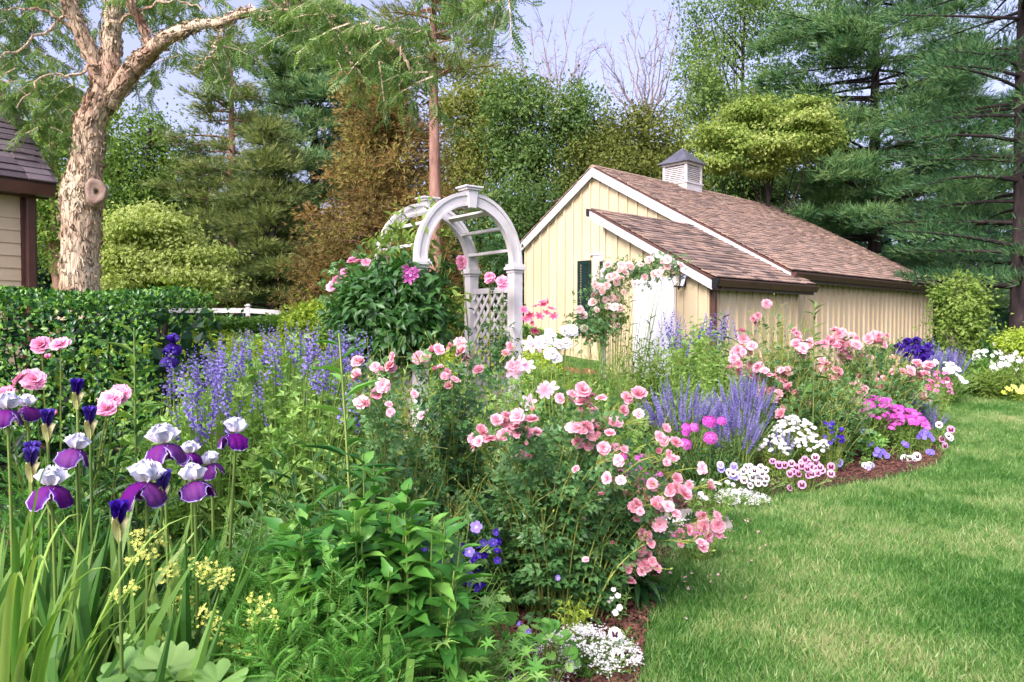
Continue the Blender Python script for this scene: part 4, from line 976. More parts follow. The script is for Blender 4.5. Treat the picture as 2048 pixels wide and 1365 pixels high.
    w_ = np.array([r_[5] for r_ in reg]); Pp, Dd, Vv, tw = [], [], [], []
    for (cx_, cy_, rx, ry, dd, sh) in reg:
        nc = int(sh * 13)
        for k in range(nc):
            a = rng.random() * 6.283; q = math.sqrt(rng.random()); ppx, ppy = cx_ + rx * q * math.cos(a), cy_ + ry * q * math.sin(a); de = dd + rng.normal() * .5
            s = P(ppx, ppy, de); dirx = rng.normal(size=3) * np.array([1, .7, .25]) + np.array([0, 0, -.25]); dirx = norm(dirx) * rng.uniform(.35, .6)
            q3 = np.array([s + dirx * t + np.array([0, 0, -.16 * t * t]) for t in np.linspace(0, 1, 4)]); tw.append(tube_chunk(q3, [.009, .007, .005, .003], 3))
            m = 17; t = rng.random(m); p = s + dirx * t[:, None]; p[:, 2] -= .16 * t * t; sd = np.where(rng.random(m) > .5, 1, -1)[:, None]
            si = norm(np.cross(dirx, [0, 0, 1.0])); Pp.append(p); Dd.append(norm(si * sd * .8 + dirx * .8 + rng.normal(size=(m, 3)) * .3 + np.array([0, 0, -.42]))); Vv.append(np.clip(rng.random() * .7 + rng.random(m) * .3, 0, 1))
    # boughs that carry the hanging twigs
    for pts in ([(240, -60, 9.5), (120, 60, 9.2), (20, 120, 8.8), (-60, 160, 8.6)], [(225, 120, 9.5), (150, 160, 9), (100, 150, 8.8), (40, 220, 8.6)], [(345, 80, 9.1), (300, 130, 9.3), (270, 200, 9.5)],
                [(588, 0, 8.1), (680, 40, 8.1), (770, 70, 8), (850, 60, 7.9)], [(600, -60, 7.9), (760, -20, 7.9), (900, -10, 7.8), (1000, 10, 7.6)], [(450, 52, 8.6), (430, 110, 8.6), (390, 150, 8.6)],
                [(215, 60, 9.4), (330, 10, 9), (420, 20, 8.7)], [(160, 60, 9.3), (80, 20, 9), (0, 30, 8.7)], [(770, 70, 8), (820, 130, 7.9), (865, 210, 7.9)], [(660, 35, 8.1), (700, 110, 8), (730, 170, 8)]):
        q3 = np.array([P(*p) for p in pts]); tt = np.linspace(0, len(q3) - 1, 22); sm = np.column_stack([np.interp(tt, np.arange(len(q3)), q3[:, c_]) for c_ in range(3)])
        for _ in range(3): sm[1:-1] = (sm[:-2] + sm[1:-1] + sm[2:]) / 3
        sm[1:-1] += rng.normal(size=(20, 3)) * .018; tw.append(tube_chunk(sm, np.linspace(.024, .006, 22), 5))
    Pp, Dd, Vv = map(np.concatenate, (Pp, Dd, Vv)); n = len(Pp)
    part('twigs', tw, M['bark'], o, stuff=True)
    U = norm(rng.normal(size=(n, 3)) * .5 + np.array([0, 0, 1.0]))
    part('crown', [scatter(pinnate_t(6, .3, .13, 62, .35, True, .15), frames(Dd, U), Pp, rng.uniform(.10, .19, n), Vv)], M['locust'], o)
big_tree()

# ================================================================ PLANTS OF THE BED
def base_of(px, d):
    x = (px - 1024) / F * d; return np.array([x, d, float(ground(x, d))])
def plant(name, label, cat, px, d, group=None):
    b = base_of(px, d); o = thing(name, label, cat, b, 0, group); return o, b
MESH = {}
def shared(key, fn):
    if key not in MESH: MESH[key] = fn()
    return MESH[key]
def leaves_on(A, C, B, per, t0, t1, ang, L, Wd, taper=.45, jit=.15, droop=0., opposite=False, gold=2.4):
    n = len(A); k = np.tile(np.arange(per), n); si = np.repeat(np.arange(n), per)
    t = t0 + (t1 - t0) * (k + rng.random(n * per) * .6) / per; t = np.clip(t, 0, 1)
    if opposite: t = t0 + (t1 - t0) * ((k // 2) * 2 + .5) / per
    P = bez(A[si], C[si], B[si], t); Tg = norm(2 * (1 - t)[:, None] * (C[si] - A[si]) + 2 * t[:, None] * (B[si] - C[si]))
    az = k * gold + rng.random(n)[si] * 6.283 + rng.normal(size=len(k)) * .25
    if opposite: az = (k % 2) * 3.1416 + (k // 2) * 1.571 + rng.random(n)[si] * 6.283 + rng.normal(size=len(k)) * .12
    X = norm(np.cross(Tg, np.array([.21, .33, .12]))); Y = np.cross(Tg, X); N = X * np.cos(az)[:, None] + Y * np.sin(az)[:, None]
    an = R(ang) * (1.12 - .55 * (t - t0) / (t1 - t0 + 1e-6)) + rng.normal(size=len(k)) * jit
    D = norm(Tg * np.cos(an)[:, None] + N * np.sin(an)[:, None] + np.array([0, 0, -droop])); U = norm(Tg + rng.normal(size=D.shape) * .18 - D * .01)
    s = L * (1 - taper * ((t - t0) / (t1 - t0 + 1e-6)) ** 2) * rng.uniform(.8, 1.15, len(k))
    return frames(D, U), P, np.column_stack([s * Wd, s, s])
def mound_stems(w, dp, h, n, q0=0., flat=.42, curve=.12, root=.22, lean=(0, 0)):
    a = rng.random(n) * 6.283; q = np.sqrt(q0 + (1 - q0) * rng.random(n))
    B = np.column_stack([w / 2 * q * np.cos(a) + lean[0], dp / 2 * q * np.sin(a) + lean[1], h * (1 - flat * q * q) * rng.uniform(.86, 1.04, n)])
    A = np.column_stack([B[:, 0] * root, B[:, 1] * root, np.full(n, -.02)])
    C = np.column_stack([A[:, 0] + (B[:, 0] - A[:, 0]) * .3, A[:, 1] + (B[:, 1] - A[:, 1]) * .3, B[:, 2] * (.55 + curve)])
    return A, C, B
def mound(o, w, dp, h, nst, per, tpl, L, Wd, mat, t0=.06, ang=62, flat=.42, stemmat='stem', r=(.004, .002), indiv=False, taper=.45, droop=.05, opposite=False, smooth=False, root=.22, key=None, q0=0., stems=None, lean=(0, 0)):
    A, C, B = stems or mound_stems(w, dp, h, nst, q0, flat, root=root, lean=lean)
    if indiv:
        part('stems', [stems_chunk(A, C, B, *r, seg=5)], M[stemmat], o, stuff=True)
        Mx, P, S_ = leaves_on(A, C, B, per, t0, 1, ang, L, Wd, taper, droop=droop, opposite=opposite)
        me = shared(('leaf', key or mat, id(tpl)), lambda: tmesh('leaf', tpl, M[mat], smooth)); order = np.argsort(P[:, 1] - P[:, 2] * .6)
        i1, i2 = order[:290], order[290:]
        put('leaf', [me], Mx[i1], P[i1], S_[i1], o)
        if len(i2): part('leaves', [scatter(tpl, Mx[i2], P[i2], S_[i2], rng.random(len(i2)))], M[mat], o, smooth, stuff=True)
    else:
        Mx, P, S_ = leaves_on(A, C, B, per, t0, 1, ang, L, Wd, taper, droop=droop, opposite=opposite)
        sv = np.repeat(rng.random(len(A)) * .45, per)
        ch = stems_chunk(A, C, B, *r)
        part('foliage', [(*scatter(tpl, Mx, P, S_, sv + rng.random(len(P)) * .55), 0), (*ch, 1)], [M[mat], M[stemmat]], o, smooth, stuff=True)
    return A, C, B
def blooms(name, o, b, pts, meshes, size, up=(0, -.6, .8), spread=.5, local=False):
    P = np.array(pts, float) - (0 if local else b)
    Z = norm(np.array(up) + rng.normal(size=P.shape) * spread)
    s = size * rng.uniform(.82, 1.15, len(P)); return put(name, meshes, zframes(Z), P, s, o)
ROSES = [tmesh('rose_bloom', t_, M['rose'], True) for t_ in (rose_t(0), rose_t(1, ((5, 78, 100, 1.1), (5, 60, 85, .85), (4, 30, 55, .55))), rose_t(2, ((6, 66, 92, .95), (6, 48, 76, .85), (5, 26, 48, .7), (3, 8, 5, .5))),
         rose_t(3, ((5, 50, 30, .75), (4, 25, 5, .7))), rose_t(4, ((5, 85, 112, 1.1), (6, 66, 92, .8), (5, 36, 66, .5))), rose_t(6, ((5, 74, 96, 1.0), (5, 50, 70, .8), (4, 20, 38, .6)), 5, 3, 1.1))]
ROSESF = [tmesh('rose_bloom', rose_t(s + 5, ((5, 75, 98, 1.), (5, 48, 75, .8), (4, 18, 35, .6)), 3, 2), M['rose'], True) for s in range(3)]
ROSEP = [tmesh('pale_rose_bloom', rose_t(s + 9, ((6, 70, 100, 1.), (5, 45, 75, .82), (4, 15, 30, .6)), 4, 2), M['rosepale'], True) for s in range(2)]
PEON = [tmesh('peony_bloom', rose_t(s + 20, ((7, 72, 100, 1.05), (7, 55, 90, .9), (7, 40, 70, .75), (8, 22, 50, .6), (6, 8, 25, .45)), 4, 3, .9), M['peony'], True) for s in range(2)]
PEONW = [tmesh('white_peony_bloom', rose_t(s + 30, ((7, 72, 100, 1.0), (8, 50, 80, .85), (8, 30, 60, .7), (8, 12, 35, .55)), 4, 3, .8), M['peonyw'], True) for s in range(2)]
PEONBUD = tmesh('peony_bud', rose_t(41, ((5, 40, -25, .8), (5, 25, -20, .8)), 4, 3, 1.3), M['peony'], True)
PANSY = {k: tmesh('pansy_bloom', tjoin([petal_t(.5, .62, 84, 92, .04, .05, a, 4, 3, i, .7, 'w') if i not in (0, 1, 2) else (lambda q: T(q.v + np.array([0, 0, -.02 * (3 - i)]), q.f, .55 + .45 * q.e))(petal_t(.52, .7, 80, 96, .08, .1, a, 4, 3, i, .75, 'w')) for i, a in enumerate((-28, 28, 0, 100, -100, 180))]), M[k], True) for k in ('pansyw', 'pansyp', 'pansyv')}
def spike_t(seed, n=34, fl=.055, rad=.03, L=1.0, gap=.0, shape=LEAF2, up=48):
    rr = random.Random(seed); out = [T([(-.006, 0, 0), (.006, 0, 0), (0, 0, 1)], [(0, 1, 2)])]
    for k in range(n):
        t = (k + rr.random()) / n; a = k * 2.4 + rr.random(); s = fl * (1.15 - .75 * t ** 1.6)
        Mx = Matrix.Rotation(a, 4, 'Z') @ Matrix.Rotation(R(90 - (90 - up)), 4, 'X')
        q = T(shape.v * np.array([s * .8, s * 1.15, s]), shape.f, np.full(len(shape.v), .3 + .7 * rr.random()))
        q = txf(q, Mx); q = T(q.v + np.array([0, 0, t * L]), q.f, q.e); out.append(q)
    return tjoin(out)
SPIKE = [tmesh('salvia_spike', spike_t(s, 46, .085), M['salf']) for s in range(3)]
def pea_spike(seed):
    rr = random.Random(seed); out = [T([(-.008, 0, 0), (.008, 0, 0), (0, 0, 1)], [(0, 1, 2)])]
    for k in range(15):
        t = (k + rr.random() * .5) / 15; a = k * 2.4 + rr.random(); s = .15 * (1.1 - .7 * t)
        Mx = Matrix.Rotation(a, 4, 'Z') @ Matrix.Rotation(R(35), 4, 'X')
        for dx, ang in ((0, 0), (.3, 35), (-.3, -35)):
            q = T(LEAF4.v * np.array([s * .62, s, s]), LEAF4.f, LEAF4.e * .7 + rr.random() * .3); q = txf(q, Matrix.Rotation(R(ang), 4, 'Y') @ Matrix.Rotation(R(-ang * .5), 4, 'Z'))
            q = txf(q, Mx); out.append(T(q.v + np.array([0, 0, t]), q.f, q.e))
    return tjoin(out)
PEA = [tmesh('pea_flower_spike', pea_spike(s), M['bapf']) for s in range(3)]

# ---------------------------------------------------------------- clipped hedge
def hedge():
    o = thing('clipped_hedge', 'clipped dark green broadleaf hedge with a rounded end at left', 'hedge', (-4.95, 6.6, 0))
    n = 30000; P = rng.uniform(-1, 1, (n, 3)); ax = rng.integers(0, 3, n); k = np.arange(n)
    # superellipsoid shell around the box
    d = norm(rng.normal(size=(n, 3)) + 1e-6); pw = 6; s = (np.abs(d) ** pw).sum(1) ** (-1 / pw)
    half = np.array([2.42, .75, .90]); Q = d * s[:, None] * half * rng.uniform(.93, 1.03, n)[:, None]
    Q = Q[:, :]; # spread along the long axis
    x = rng.uniform(-1, 1, n); th = rng.uniform(-.3, 3.5, n); m = x < .86
    Q[m, 0] = x[m] * half[0]; cy, cz = np.cos(th), np.sin(th); ss_ = (np.abs(cy) ** 5 + np.abs(cz) ** 5) ** (-1 / 5)
    jr = rng.uniform(.86, 1.03, n); Q[m, 1] = (-cy * ss_ * half[1] * jr)[m]; Q[m, 2] = (cz * ss_ * half[2] * jr)[m]
    Q[:, 1] += .04 * np.sin(Q[:, 0] * 4); Q[:, 2] += .03 * np.sin(Q[:, 0] * 3 + 1)
    N = norm(Q / half ** 2 * np.abs(Q / half)[:, :] ** 3 + 1e-6); keep = Q[:, 1] < .6; Q, N = Q[keep], N[keep]; n = len(Q)
    D = norm(N * .5 + rng.normal(size=(n, 3)) * .55 + np.array([0, 0, .25])); U = norm(N + rng.normal(size=(n, 3)) * .35 + np.array([0, 0, .6])); s = rng.uniform(.036, .062, n)
    part('foliage', [scatter(LEAF4, frames(D, U), Q + np.array([0, 0, .90]), np.column_stack([s * .58, s, s]), rng.random(n))], M['hedge'], o, True, stuff=True)
    A = np.column_stack([np.linspace(-2.3, 2.2, 24), rng.normal(size=24) * .1, np.zeros(24)]); B = A + np.array([0, 0, 1.6]) + rng.normal(size=(24, 3)) * .15
    part('stems', [stems_chunk(A, (A + B) / 2, B, .02, .006)], M['barkd'], o, stuff=True)
    # inner twig-and-leaf core
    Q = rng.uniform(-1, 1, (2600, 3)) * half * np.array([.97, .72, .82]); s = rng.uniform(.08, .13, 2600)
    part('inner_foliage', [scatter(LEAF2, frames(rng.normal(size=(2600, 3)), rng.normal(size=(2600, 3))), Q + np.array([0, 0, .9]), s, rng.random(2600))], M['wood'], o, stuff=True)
hedge()

# ---------------------------------------------------------------- shrubs in the middle distance
def shrub(name, label, px, d, blobs, mat, n, per=20, size=.09, rad=.14, tpl=LEAF2, cat='shrub', lw=.6, stem=True, flat=.8, shell=.4, droop=.1, group=None):
    o, b = plant(name, label, cat, px, d, group); Bl = []
    for q in blobs:
        w_ = pxblob(*q); Bl.append((w_[0] - b[0], w_[1] - b[1], w_[2] - b[2], *w_[3:]))
    if stem:
        ch = [tube_chunk([bez(np.array([0, 0, -.05]), np.array([q[0] * .3, q[1] * .3, q[2] * .6]), np.array(q[:3]) + rng.normal(size=3) * np.array(q[3:]) * .5, t) for t in np.linspace(0, 1, 5)], np.linspace(.02, .005, 5), 4) for q in Bl * 5]
        part('stems', ch, M['barkg'], o, stuff=True)
    part('foliage', [crown_leaves(Bl, n, per, size, rad, tpl, flat, droop, shell, lw)], M[mat], o, stuff=True); return o, b
shrub('round_shrub', 'light green round shrub standing at the right end of the shed', 1915, 14.2, [(1920, 602, 14.2, 42, 38), (1905, 645, 14.2, 34, 40), (1938, 640, 14.2, 34, 40), (1920, 690, 14.2, 26, 26), (1890, 590, 14.2, 22, 20), (1950, 585, 14.2, 22, 20), (1915, 562, 14.2, 18, 16)], 'decid', 260, 20, .085, .11)
shrub('yellow_shrub', 'bright yellow-green conifer shrub at the right edge of the far bed', 2035, 13.6, [(2035, 685, 13.6, 36, 22), (2060, 700, 13.4, 40, 24)], 'lime', 130, 26, .07, .08)
shrub('yellow_green_shrub', 'rounded yellow-green shrub right of the white fence', 625, 13, [(625, 640, 13, 50, 30), (600, 665, 12.8, 34, 26), (660, 660, 12.8, 36, 30)], 'lime', 150, 24, .09, .1, LEAF4)
shrub('low_shrub', 'small bronze-green shrub behind the left stretch of white fence', 455, 24.5, [(455, 608, 24.5, 34, 12)], 'olive', 90, 20, .1, .12)
shrub('low_shrub', 'dark rounded shrub seen through the arbor opening', 925, 17, [(922, 632, 17, 36, 26), (890, 660, 17, 30, 20)], 'olive', 170, 22, .09, .12)
shrub('low_shrub', 'low green shrub between the arbor and the bronze conifer', 720, 15.5, [(700, 640, 15.5, 50, 40), (780, 650, 15.5, 50, 36)], 'crypt', 200, 22, .1, .14)
# yellow-green ground cover and the clipped strip behind it
def cover(name, label, x0, x1, y0, y1, h, mat, n, s0):
    x = rng.uniform(x0, x1, n); y = rng.uniform(y0, y1, n); P = np.column_stack([x, y, ground(x, y) + h * rng.uniform(.5, 1, n) + .04 * np.sin(x * 3) * np.sin(y * 2)])
    D = norm(rng.normal(size=(n, 3)) * (1, 1, .4)); U = norm(rng.normal(size=(n, 3)) * .35 + np.array([0, 0, 1])); s = rng.uniform(.7, 1.2, n) * s0
    o = part(name, [scatter(LEAF2, frames(D, U), P, np.column_stack([s * .7, s, s]), rng.random(n))], M[mat], None); return tag(o, label, 'ground cover', kind='stuff')
cover('ground_cover', 'yellow-green ground cover between the hedge and the white fence', -9.5, 1.0, 9.2, 20, .32, 'lime', 30000, .12)
cover('ground_cover', 'darker green grassy strip just in front of the white fence', -10.5, 2, 20.2, 21.6, .62, 'mid', 9000, .15)
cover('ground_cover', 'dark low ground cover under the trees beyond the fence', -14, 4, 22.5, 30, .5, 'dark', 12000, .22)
cover('ground_cover', 'green leafy ground cover at the foot of the cream gable wall', -1.2, 5.2, 10.0, 13.4, .35, 'mid', 9000, .1)
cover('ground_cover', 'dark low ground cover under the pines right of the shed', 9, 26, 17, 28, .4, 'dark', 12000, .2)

# low leaves that carpet the bed between the plants
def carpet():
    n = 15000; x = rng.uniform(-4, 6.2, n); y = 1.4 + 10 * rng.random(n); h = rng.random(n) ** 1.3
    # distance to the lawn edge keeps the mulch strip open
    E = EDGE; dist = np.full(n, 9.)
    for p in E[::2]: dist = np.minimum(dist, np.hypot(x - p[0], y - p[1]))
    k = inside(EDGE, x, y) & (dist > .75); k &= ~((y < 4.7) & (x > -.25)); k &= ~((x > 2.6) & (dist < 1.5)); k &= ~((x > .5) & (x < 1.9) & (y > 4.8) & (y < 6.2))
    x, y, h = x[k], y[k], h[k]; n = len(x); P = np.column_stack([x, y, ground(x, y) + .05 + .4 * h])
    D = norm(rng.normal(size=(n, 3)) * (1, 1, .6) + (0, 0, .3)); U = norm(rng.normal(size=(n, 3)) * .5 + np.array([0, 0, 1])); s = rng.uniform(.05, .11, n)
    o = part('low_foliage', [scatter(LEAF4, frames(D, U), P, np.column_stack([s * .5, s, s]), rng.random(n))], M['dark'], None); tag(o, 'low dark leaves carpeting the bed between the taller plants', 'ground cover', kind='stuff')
carpet()

# ---------------------------------------------------------------- blue false indigo
def baptisia(label, px, d, w, dp, topy, spikes, size=.18):
    o, b = plant('false_indigo', label, 'perennial', px, d, 'blue false indigo clumps'); h = at(px, topy, d)[2] - b[2]
    mound(o, w, dp, h * .97, int(120 * w * max(dp, .7)), 13, TRIFOL, .14, .9, 'bapt', .25, 62, .33, r=(.005, .002), root=.35)
    P = np.array([at(*q) for q in spikes]) - b; n = len(P); A = P * np.array([.35, .35, 0]); S0 = size * rng.uniform(.75, 1.25, n)
    low = P - np.array([0, 0, 1.0]) * S0[:, None] * .8; part('flower_stems', [stems_chunk(A, (A + low) / 2 + (0, 0, .2), low, .005, .003)], M['stem'], o, stuff=True)
    Z = norm(np.column_stack([rng.normal(size=(n, 2)) * .22 + (P[:, :2] * .12), np.ones(n)])); put('flower_spike', PEA, zframes(Z), low, np.column_stack([S0 * .75, S0 * .75, S0 * 1.1]), o)
sp = []
for k in range(130):
    x = rng.uniform(385, 735); y = 655 + 45 * ((x - 600) / 200) ** 2 + abs(rng.normal()) * 60; sp.append((x, y, rng.uniform(3.7, 5.0) - (y - 650) * .004))
baptisia('large blue-violet false indigo clump left of the arbor vine', 560, 4.5, 1.35, 1.4, 655, sp)
sp = [(rng.uniform(330, 480), rng.uniform(700, 830), rng.uniform(3.2, 3.8)) for _ in range(40)]
baptisia('lower blue false indigo clump behind the white irises', 430, 3.65, .95, .8, 725, sp, .19)
sp = [(rng.uniform(1325, 1475), 628 + abs(rng.normal()) * 26, rng.uniform(9.0, 10)) for _ in range(40)]
baptisia('blue false indigo clump in front of the shed downspout', 1400, 9.6, 1.2, .9, 628, sp, .3)
def filler(name, label, px, d, w, dp, topy, tpl, L, Wd, mat, nst, per, cat='perennial', **k):
    o, b = plant(name, label, cat, px, d); h = at(px, topy, d)[2] - b[2]; mound(o, w, dp, h, nst, per, tpl, L, Wd, mat, **k); return o, b, h
filler('leafy_perennial', 'dense green leafy clump under the large false indigo', 600, 3.6, 1.2, .8, 745, TRIFOL, .12, .9, 'bapt', 90, 12)
# ---------------------------------------------------------------- lilies in bud: tall single stems with whorled lance leaves
def lily(label, px, topy, d, n=34, L=.16, lean=0., bot=.08, mat='mid', Wd=.2):
    o, b = plant('lily_stem', label, 'lily', px, d, 'tall unopened lily stems'); tp = at(px, topy, d) - b; tp[0] += lean
    A = np.zeros((1, 3)); B = tp[None]; C = np.array([[tp[0] * .2, 0, tp[2] * .55]])
    part('stem', [stems_chunk(A, C, B, .008, .005, 8)], M['stem'], o, True)
    Mx, P, S_ = leaves_on(A, C, B, n, bot, .99, 78, L, Wd, .35, droop=.12); me = shared(('lily', mat), lambda: tmesh('leaf', LANCE, M[mat], True)); put('leaf', [me], Mx, P, S_, o)
    return o
lily('tall lily stem with glossy whorled leaves beside the pink peonies', 268, 655, 3.1, 46, .19, mat='mid')
lily('tall lily stem rising in front of the large false indigo', 712, 668, 2.6, 26, .2, -.06, mat='helio')
lily('slender lily stem before the white shed door', 1258, 598, 9, 18, .17, bot=.35); lily('short lily stem before the door, right of the slender one', 1300, 632, 9, 14, .16, bot=.4)
lily('lily stem above the rose bush against the cream wall', 1628, 600, 7.6, 26, .2, bot=.4, mat='mid'); lily('dark lily stem among the right false indigo flowers', 1445, 622, 8.8, 16, .17, bot=.5, mat='dark', Wd=.3)

# ---------------------------------------------------------------- peonies at left
def peony(label, px, d, w, dp, h, flowers, mesh, size, group, buds=(), leaf='dark', nst=16, indiv=True, L=.15):
    o, b = plant('peony_plant', label, 'peony', px, d, group)
    mound(o, w, dp, h, nst, 17, LANCE, L, .32, leaf, .3, 60, .35, r=(.006, .004), indiv=indiv, smooth=True)
    P = np.array([at(*q) for q in flowers]) - b; A = P * np.array([.3, .3, 0]); C = (A + P) / 2 + np.array([0, 0, .2])
    part('flower_stems', [stems_chunk(A, C, P - (0, 0, size * .15), .005, .0035, 6)], M['cane'], o, stuff=True)
    Z = norm(np.array([0, -.75, .75]) + rng.normal(size=P.shape) * .3); put('bloom', mesh, zframes(Z), P, size * rng.uniform(.88, 1.12, len(P)), o)
    for q in buds:
        p = at(*q) - b; put('bud', [PEONBUD], zframes([[0, -.3, 1]]), p[None], [size * .62], o)
peony('pink peony plant in front of the clipped hedge at left', 110, 3.4, 1.3, .9, 1.18, [(82, 690, 3.4), (120, 690, 3.35), (38, 762, 3.0), (66, 760, 3.1), (8, 790, 3.0), (222, 800, 2.9), (212, 818, 2.85), (238, 790, 2.95)], PEON, .084, 'pink peony plants at left', [(96, 717, 3.35), (104, 832, 2.8)])
peony('white peony plant right of the arbor post', 1115, 5.7, .9, .8, .95, [(1100, 668, 5.6), (1130, 664, 5.6), (1143, 662, 5.7), (1092, 682, 5.5), (1118, 690, 5.5), (1132, 688, 5.5), (1102, 708, 5.4), (1080, 684, 5.6), (1112, 716, 5.4)], PEONW, .105, None, indiv=False, nst=22)
o, b = plant('pink_lily_clump', 'clump of rose pink trumpet flowers against the shed wall beside the arbor', 'lily', 1085, 6.6)
mound(o, .75, .6, 1.45, 18, 16, LANCE, .14, .25, 'mid', .25); LIL = [tmesh('lily_bloom', flat_t(6, .5, .55, 52, 3, .7, a1=85), M['lily'], True)]
blooms('bloom', o, b, [at(x, y, 6.4) for x, y in ((1048, 622), (1060, 630), (1072, 614), (1085, 606), (1097, 604), (1103, 620), (1092, 628), (1078, 634), (1066, 645), (1108, 634), (1052, 640), (1070, 655), (1088, 612), (1070, 660))], LIL, .085, (0, -.8, .4))

# ---------------------------------------------------------------- bearded irises
FALLT = lambda s: petal_t(1, .95, 62, 178, -.12, .11, 0, 11, 10, s, .82, 'edge', 0, .6)
STDT = lambda s: petal_t(1, 1.3, 40, -58, .2, .22, 0, 11, 9, s, .92, 'w')
FALLM = [tmesh('fall_petal', FALLT(s), M['fall'], True) for s in range(3)]; STDM = [tmesh('standard_petal', STDT(s), M['std'], True) for s in range(3)]
DFALL = [tmesh('fall_petal', FALLT(s), M['dkiris'], True) for s in range(2)]; DSTD = [tmesh('standard_petal', STDT(s), M['dkiris'], True) for s in range(2)]
SPA = tjoin([petal_t(1, .3, 12, -14, .3, 0, k * 120, 4, 4, k, .9, 'w') for k in range(3)])
SPAM = tmesh('spathe', SPA, M['cypr'], True); BUDM = tmesh('bud', txf(tjoin([petal_t(.9, .34, 14, -18, .3, .05, k * 72, 4, 4, k, .9, 'w') for k in range(5)]), None), M['dkiris'], True)
SWORD = T([(-.5, 0, 0), (0, 0, .03), (.5, 0, 0), (-.5, .4, .01), (0, .4, .05), (.5, .4, .01), (-.42, .75, -.02), (0, .75, .0), (.42, .75, -.02), (0, 1, -.12)],
          [(0, 1, 4), (0, 4, 3), (1, 2, 5), (1, 5, 4), (3, 4, 7), (3, 7, 6), (4, 5, 8), (4, 8, 7), (6, 7, 9), (7, 8, 9)])
SWM = tmesh('leaf', SWORD, M['iris'], False); SWD = tmesh('dry_leaf', SWORD, M['dry'], False)
def iris(label, px, py, d, s=.078, kind='w', tilt=(0, 0), az=None, basedx=0, extra=(), nleaf=12, group='white and purple bearded irises', fallL=1.42, scale=1.0):
    tp = at(px, py, d); bx = px + basedx; b = base_of(bx, d + .08)
    o = thing('bearded_iris', label, 'iris', b, 0, group)
    def flower(p, s, az):
        s = s * .69
        fl = bpy.data.objects.new('bloom', None); col.objects.link(fl); fl.parent = o; fl.location = [float(c) for c in p - b]; fl.rotation_euler = (tilt[0] + random.uniform(-.22, .22), tilt[1] + random.uniform(-.22, .22), az); fl.empty_display_size = .05
        F_, S_ = (FALLM, STDM) if kind == 'w' else (DFALL, DSTD)
        for k in range(3):
            q = link('fall_petal', F_[k % len(F_)], fl, mat4=Matrix.Rotation(k * 2.094 + .1 * k, 4, 'Z') @ Matrix.Scale(s * fallL * random.uniform(.92, 1.08), 4))
            q = link('standard_petal', S_[k % len(S_)], fl, mat4=Matrix.Rotation(k * 2.094 + 1.047, 4, 'Z') @ Matrix.Translation((0, 0, .1 * s)) @ Matrix.Diagonal((s * 1.12, s * 1.12, s * .98 * random.uniform(.94, 1.06), 1)))
        link('spathe', SPAM, fl, mat4=Matrix.Translation((0, 0, -.75 * s)) @ Matrix.Scale(s * .75, 4))
    flower(tp, s, az if az is not None else random.random() * 6)
    A = np.zeros((1, 3)); B = (tp - b - np.array([0, 0, .6 * s]))[None]; C = np.array([[B[0, 0] * .25, 0, B[0, 2] * .5]])
    ch = [stems_chunk(A, C, B, .008, .006, 8)]
    for (ex, ey) in extra:
        e = at(ex, ey, d + .02) - b; st_ = bez(A[0], C[0], B[0], .72); ch.append(stems_chunk(st_[None], ((st_ + e) / 2 + np.array([(e[0] - st_[0]) * .3, 0, 0]))[None], e[None], .006, .005, 4))
        link('bud', BUDM, o, mat4=Matrix.Translation(Vector([float(c) for c in e])) @ Matrix.Scale(.075, 4)); link('spathe', SPAM, o, mat4=Matrix.Translation(Vector([float(c) for c in e - (0, 0, .035)])) @ Matrix.Scale(.055, 4))
    part('stem', ch, M['stem'], o, True)
    n = nleaf; a = rng.random(n) * 6.28; Dv = norm(np.column_stack([np.cos(a) * .32, np.sin(a) * .12, np.ones(n)])); U = norm(np.column_stack([rng.normal(size=n) * .5, -np.ones(n), np.zeros(n)]))
    L = rng.uniform(.62, .95, n) * scale; put('leaf', [SWM], frames(Dv, U), np.column_stack([np.cos(a) * .05, np.sin(a) * .08, np.zeros(n)]), np.column_stack([rng.uniform(.022, .04, n), L, L]), o)
    return o
iris('large white iris bloom with purple falls, tallest of the group of four', 325, 890, 2.25, .095, az=.5, basedx=5)
iris('white and purple iris with the widest bloom, below the tallest one', 288, 968, 2.1, .10, az=2.2, extra=[(322, 985)], basedx=-10)
iris('white and purple iris right of the widest bloom', 385, 965, 2.2, .08, az=1.2)
iris('small white and purple iris half hidden behind the tallest bloom', 378, 908, 2.45, .06, az=.3)
iris('white and purple iris partly hidden behind a leaf, right of the group', 420, 930, 2.5, .065, az=2.9)
iris('white and purple iris standing alone in front of the false indigo', 468, 868, 2.45, .078, az=1.7, basedx=-35)
iris('white and purple iris in the middle of the left group', 148, 900, 2.3, .075, az=.9, extra=[(60, 925)])
iris('lowest white and purple iris of the left group', 98, 975, 2.1, .085, az=.4)
iris('white and purple iris cut by the left edge of the picture', 12, 820, 2.4, .085, az=1.0, nleaf=9)
iris('white and violet iris just right of the one cut by the edge', 52, 815, 2.5, .065, az=2.0)
iris('small dark violet iris in front of the hedge, upper one', 345, 688, 4.2, .085, 'd', group='dark violet irises'); iris('small dark violet iris in front of the hedge, lower one', 338, 714, 4.1, .08, 'd', group='dark violet irises')
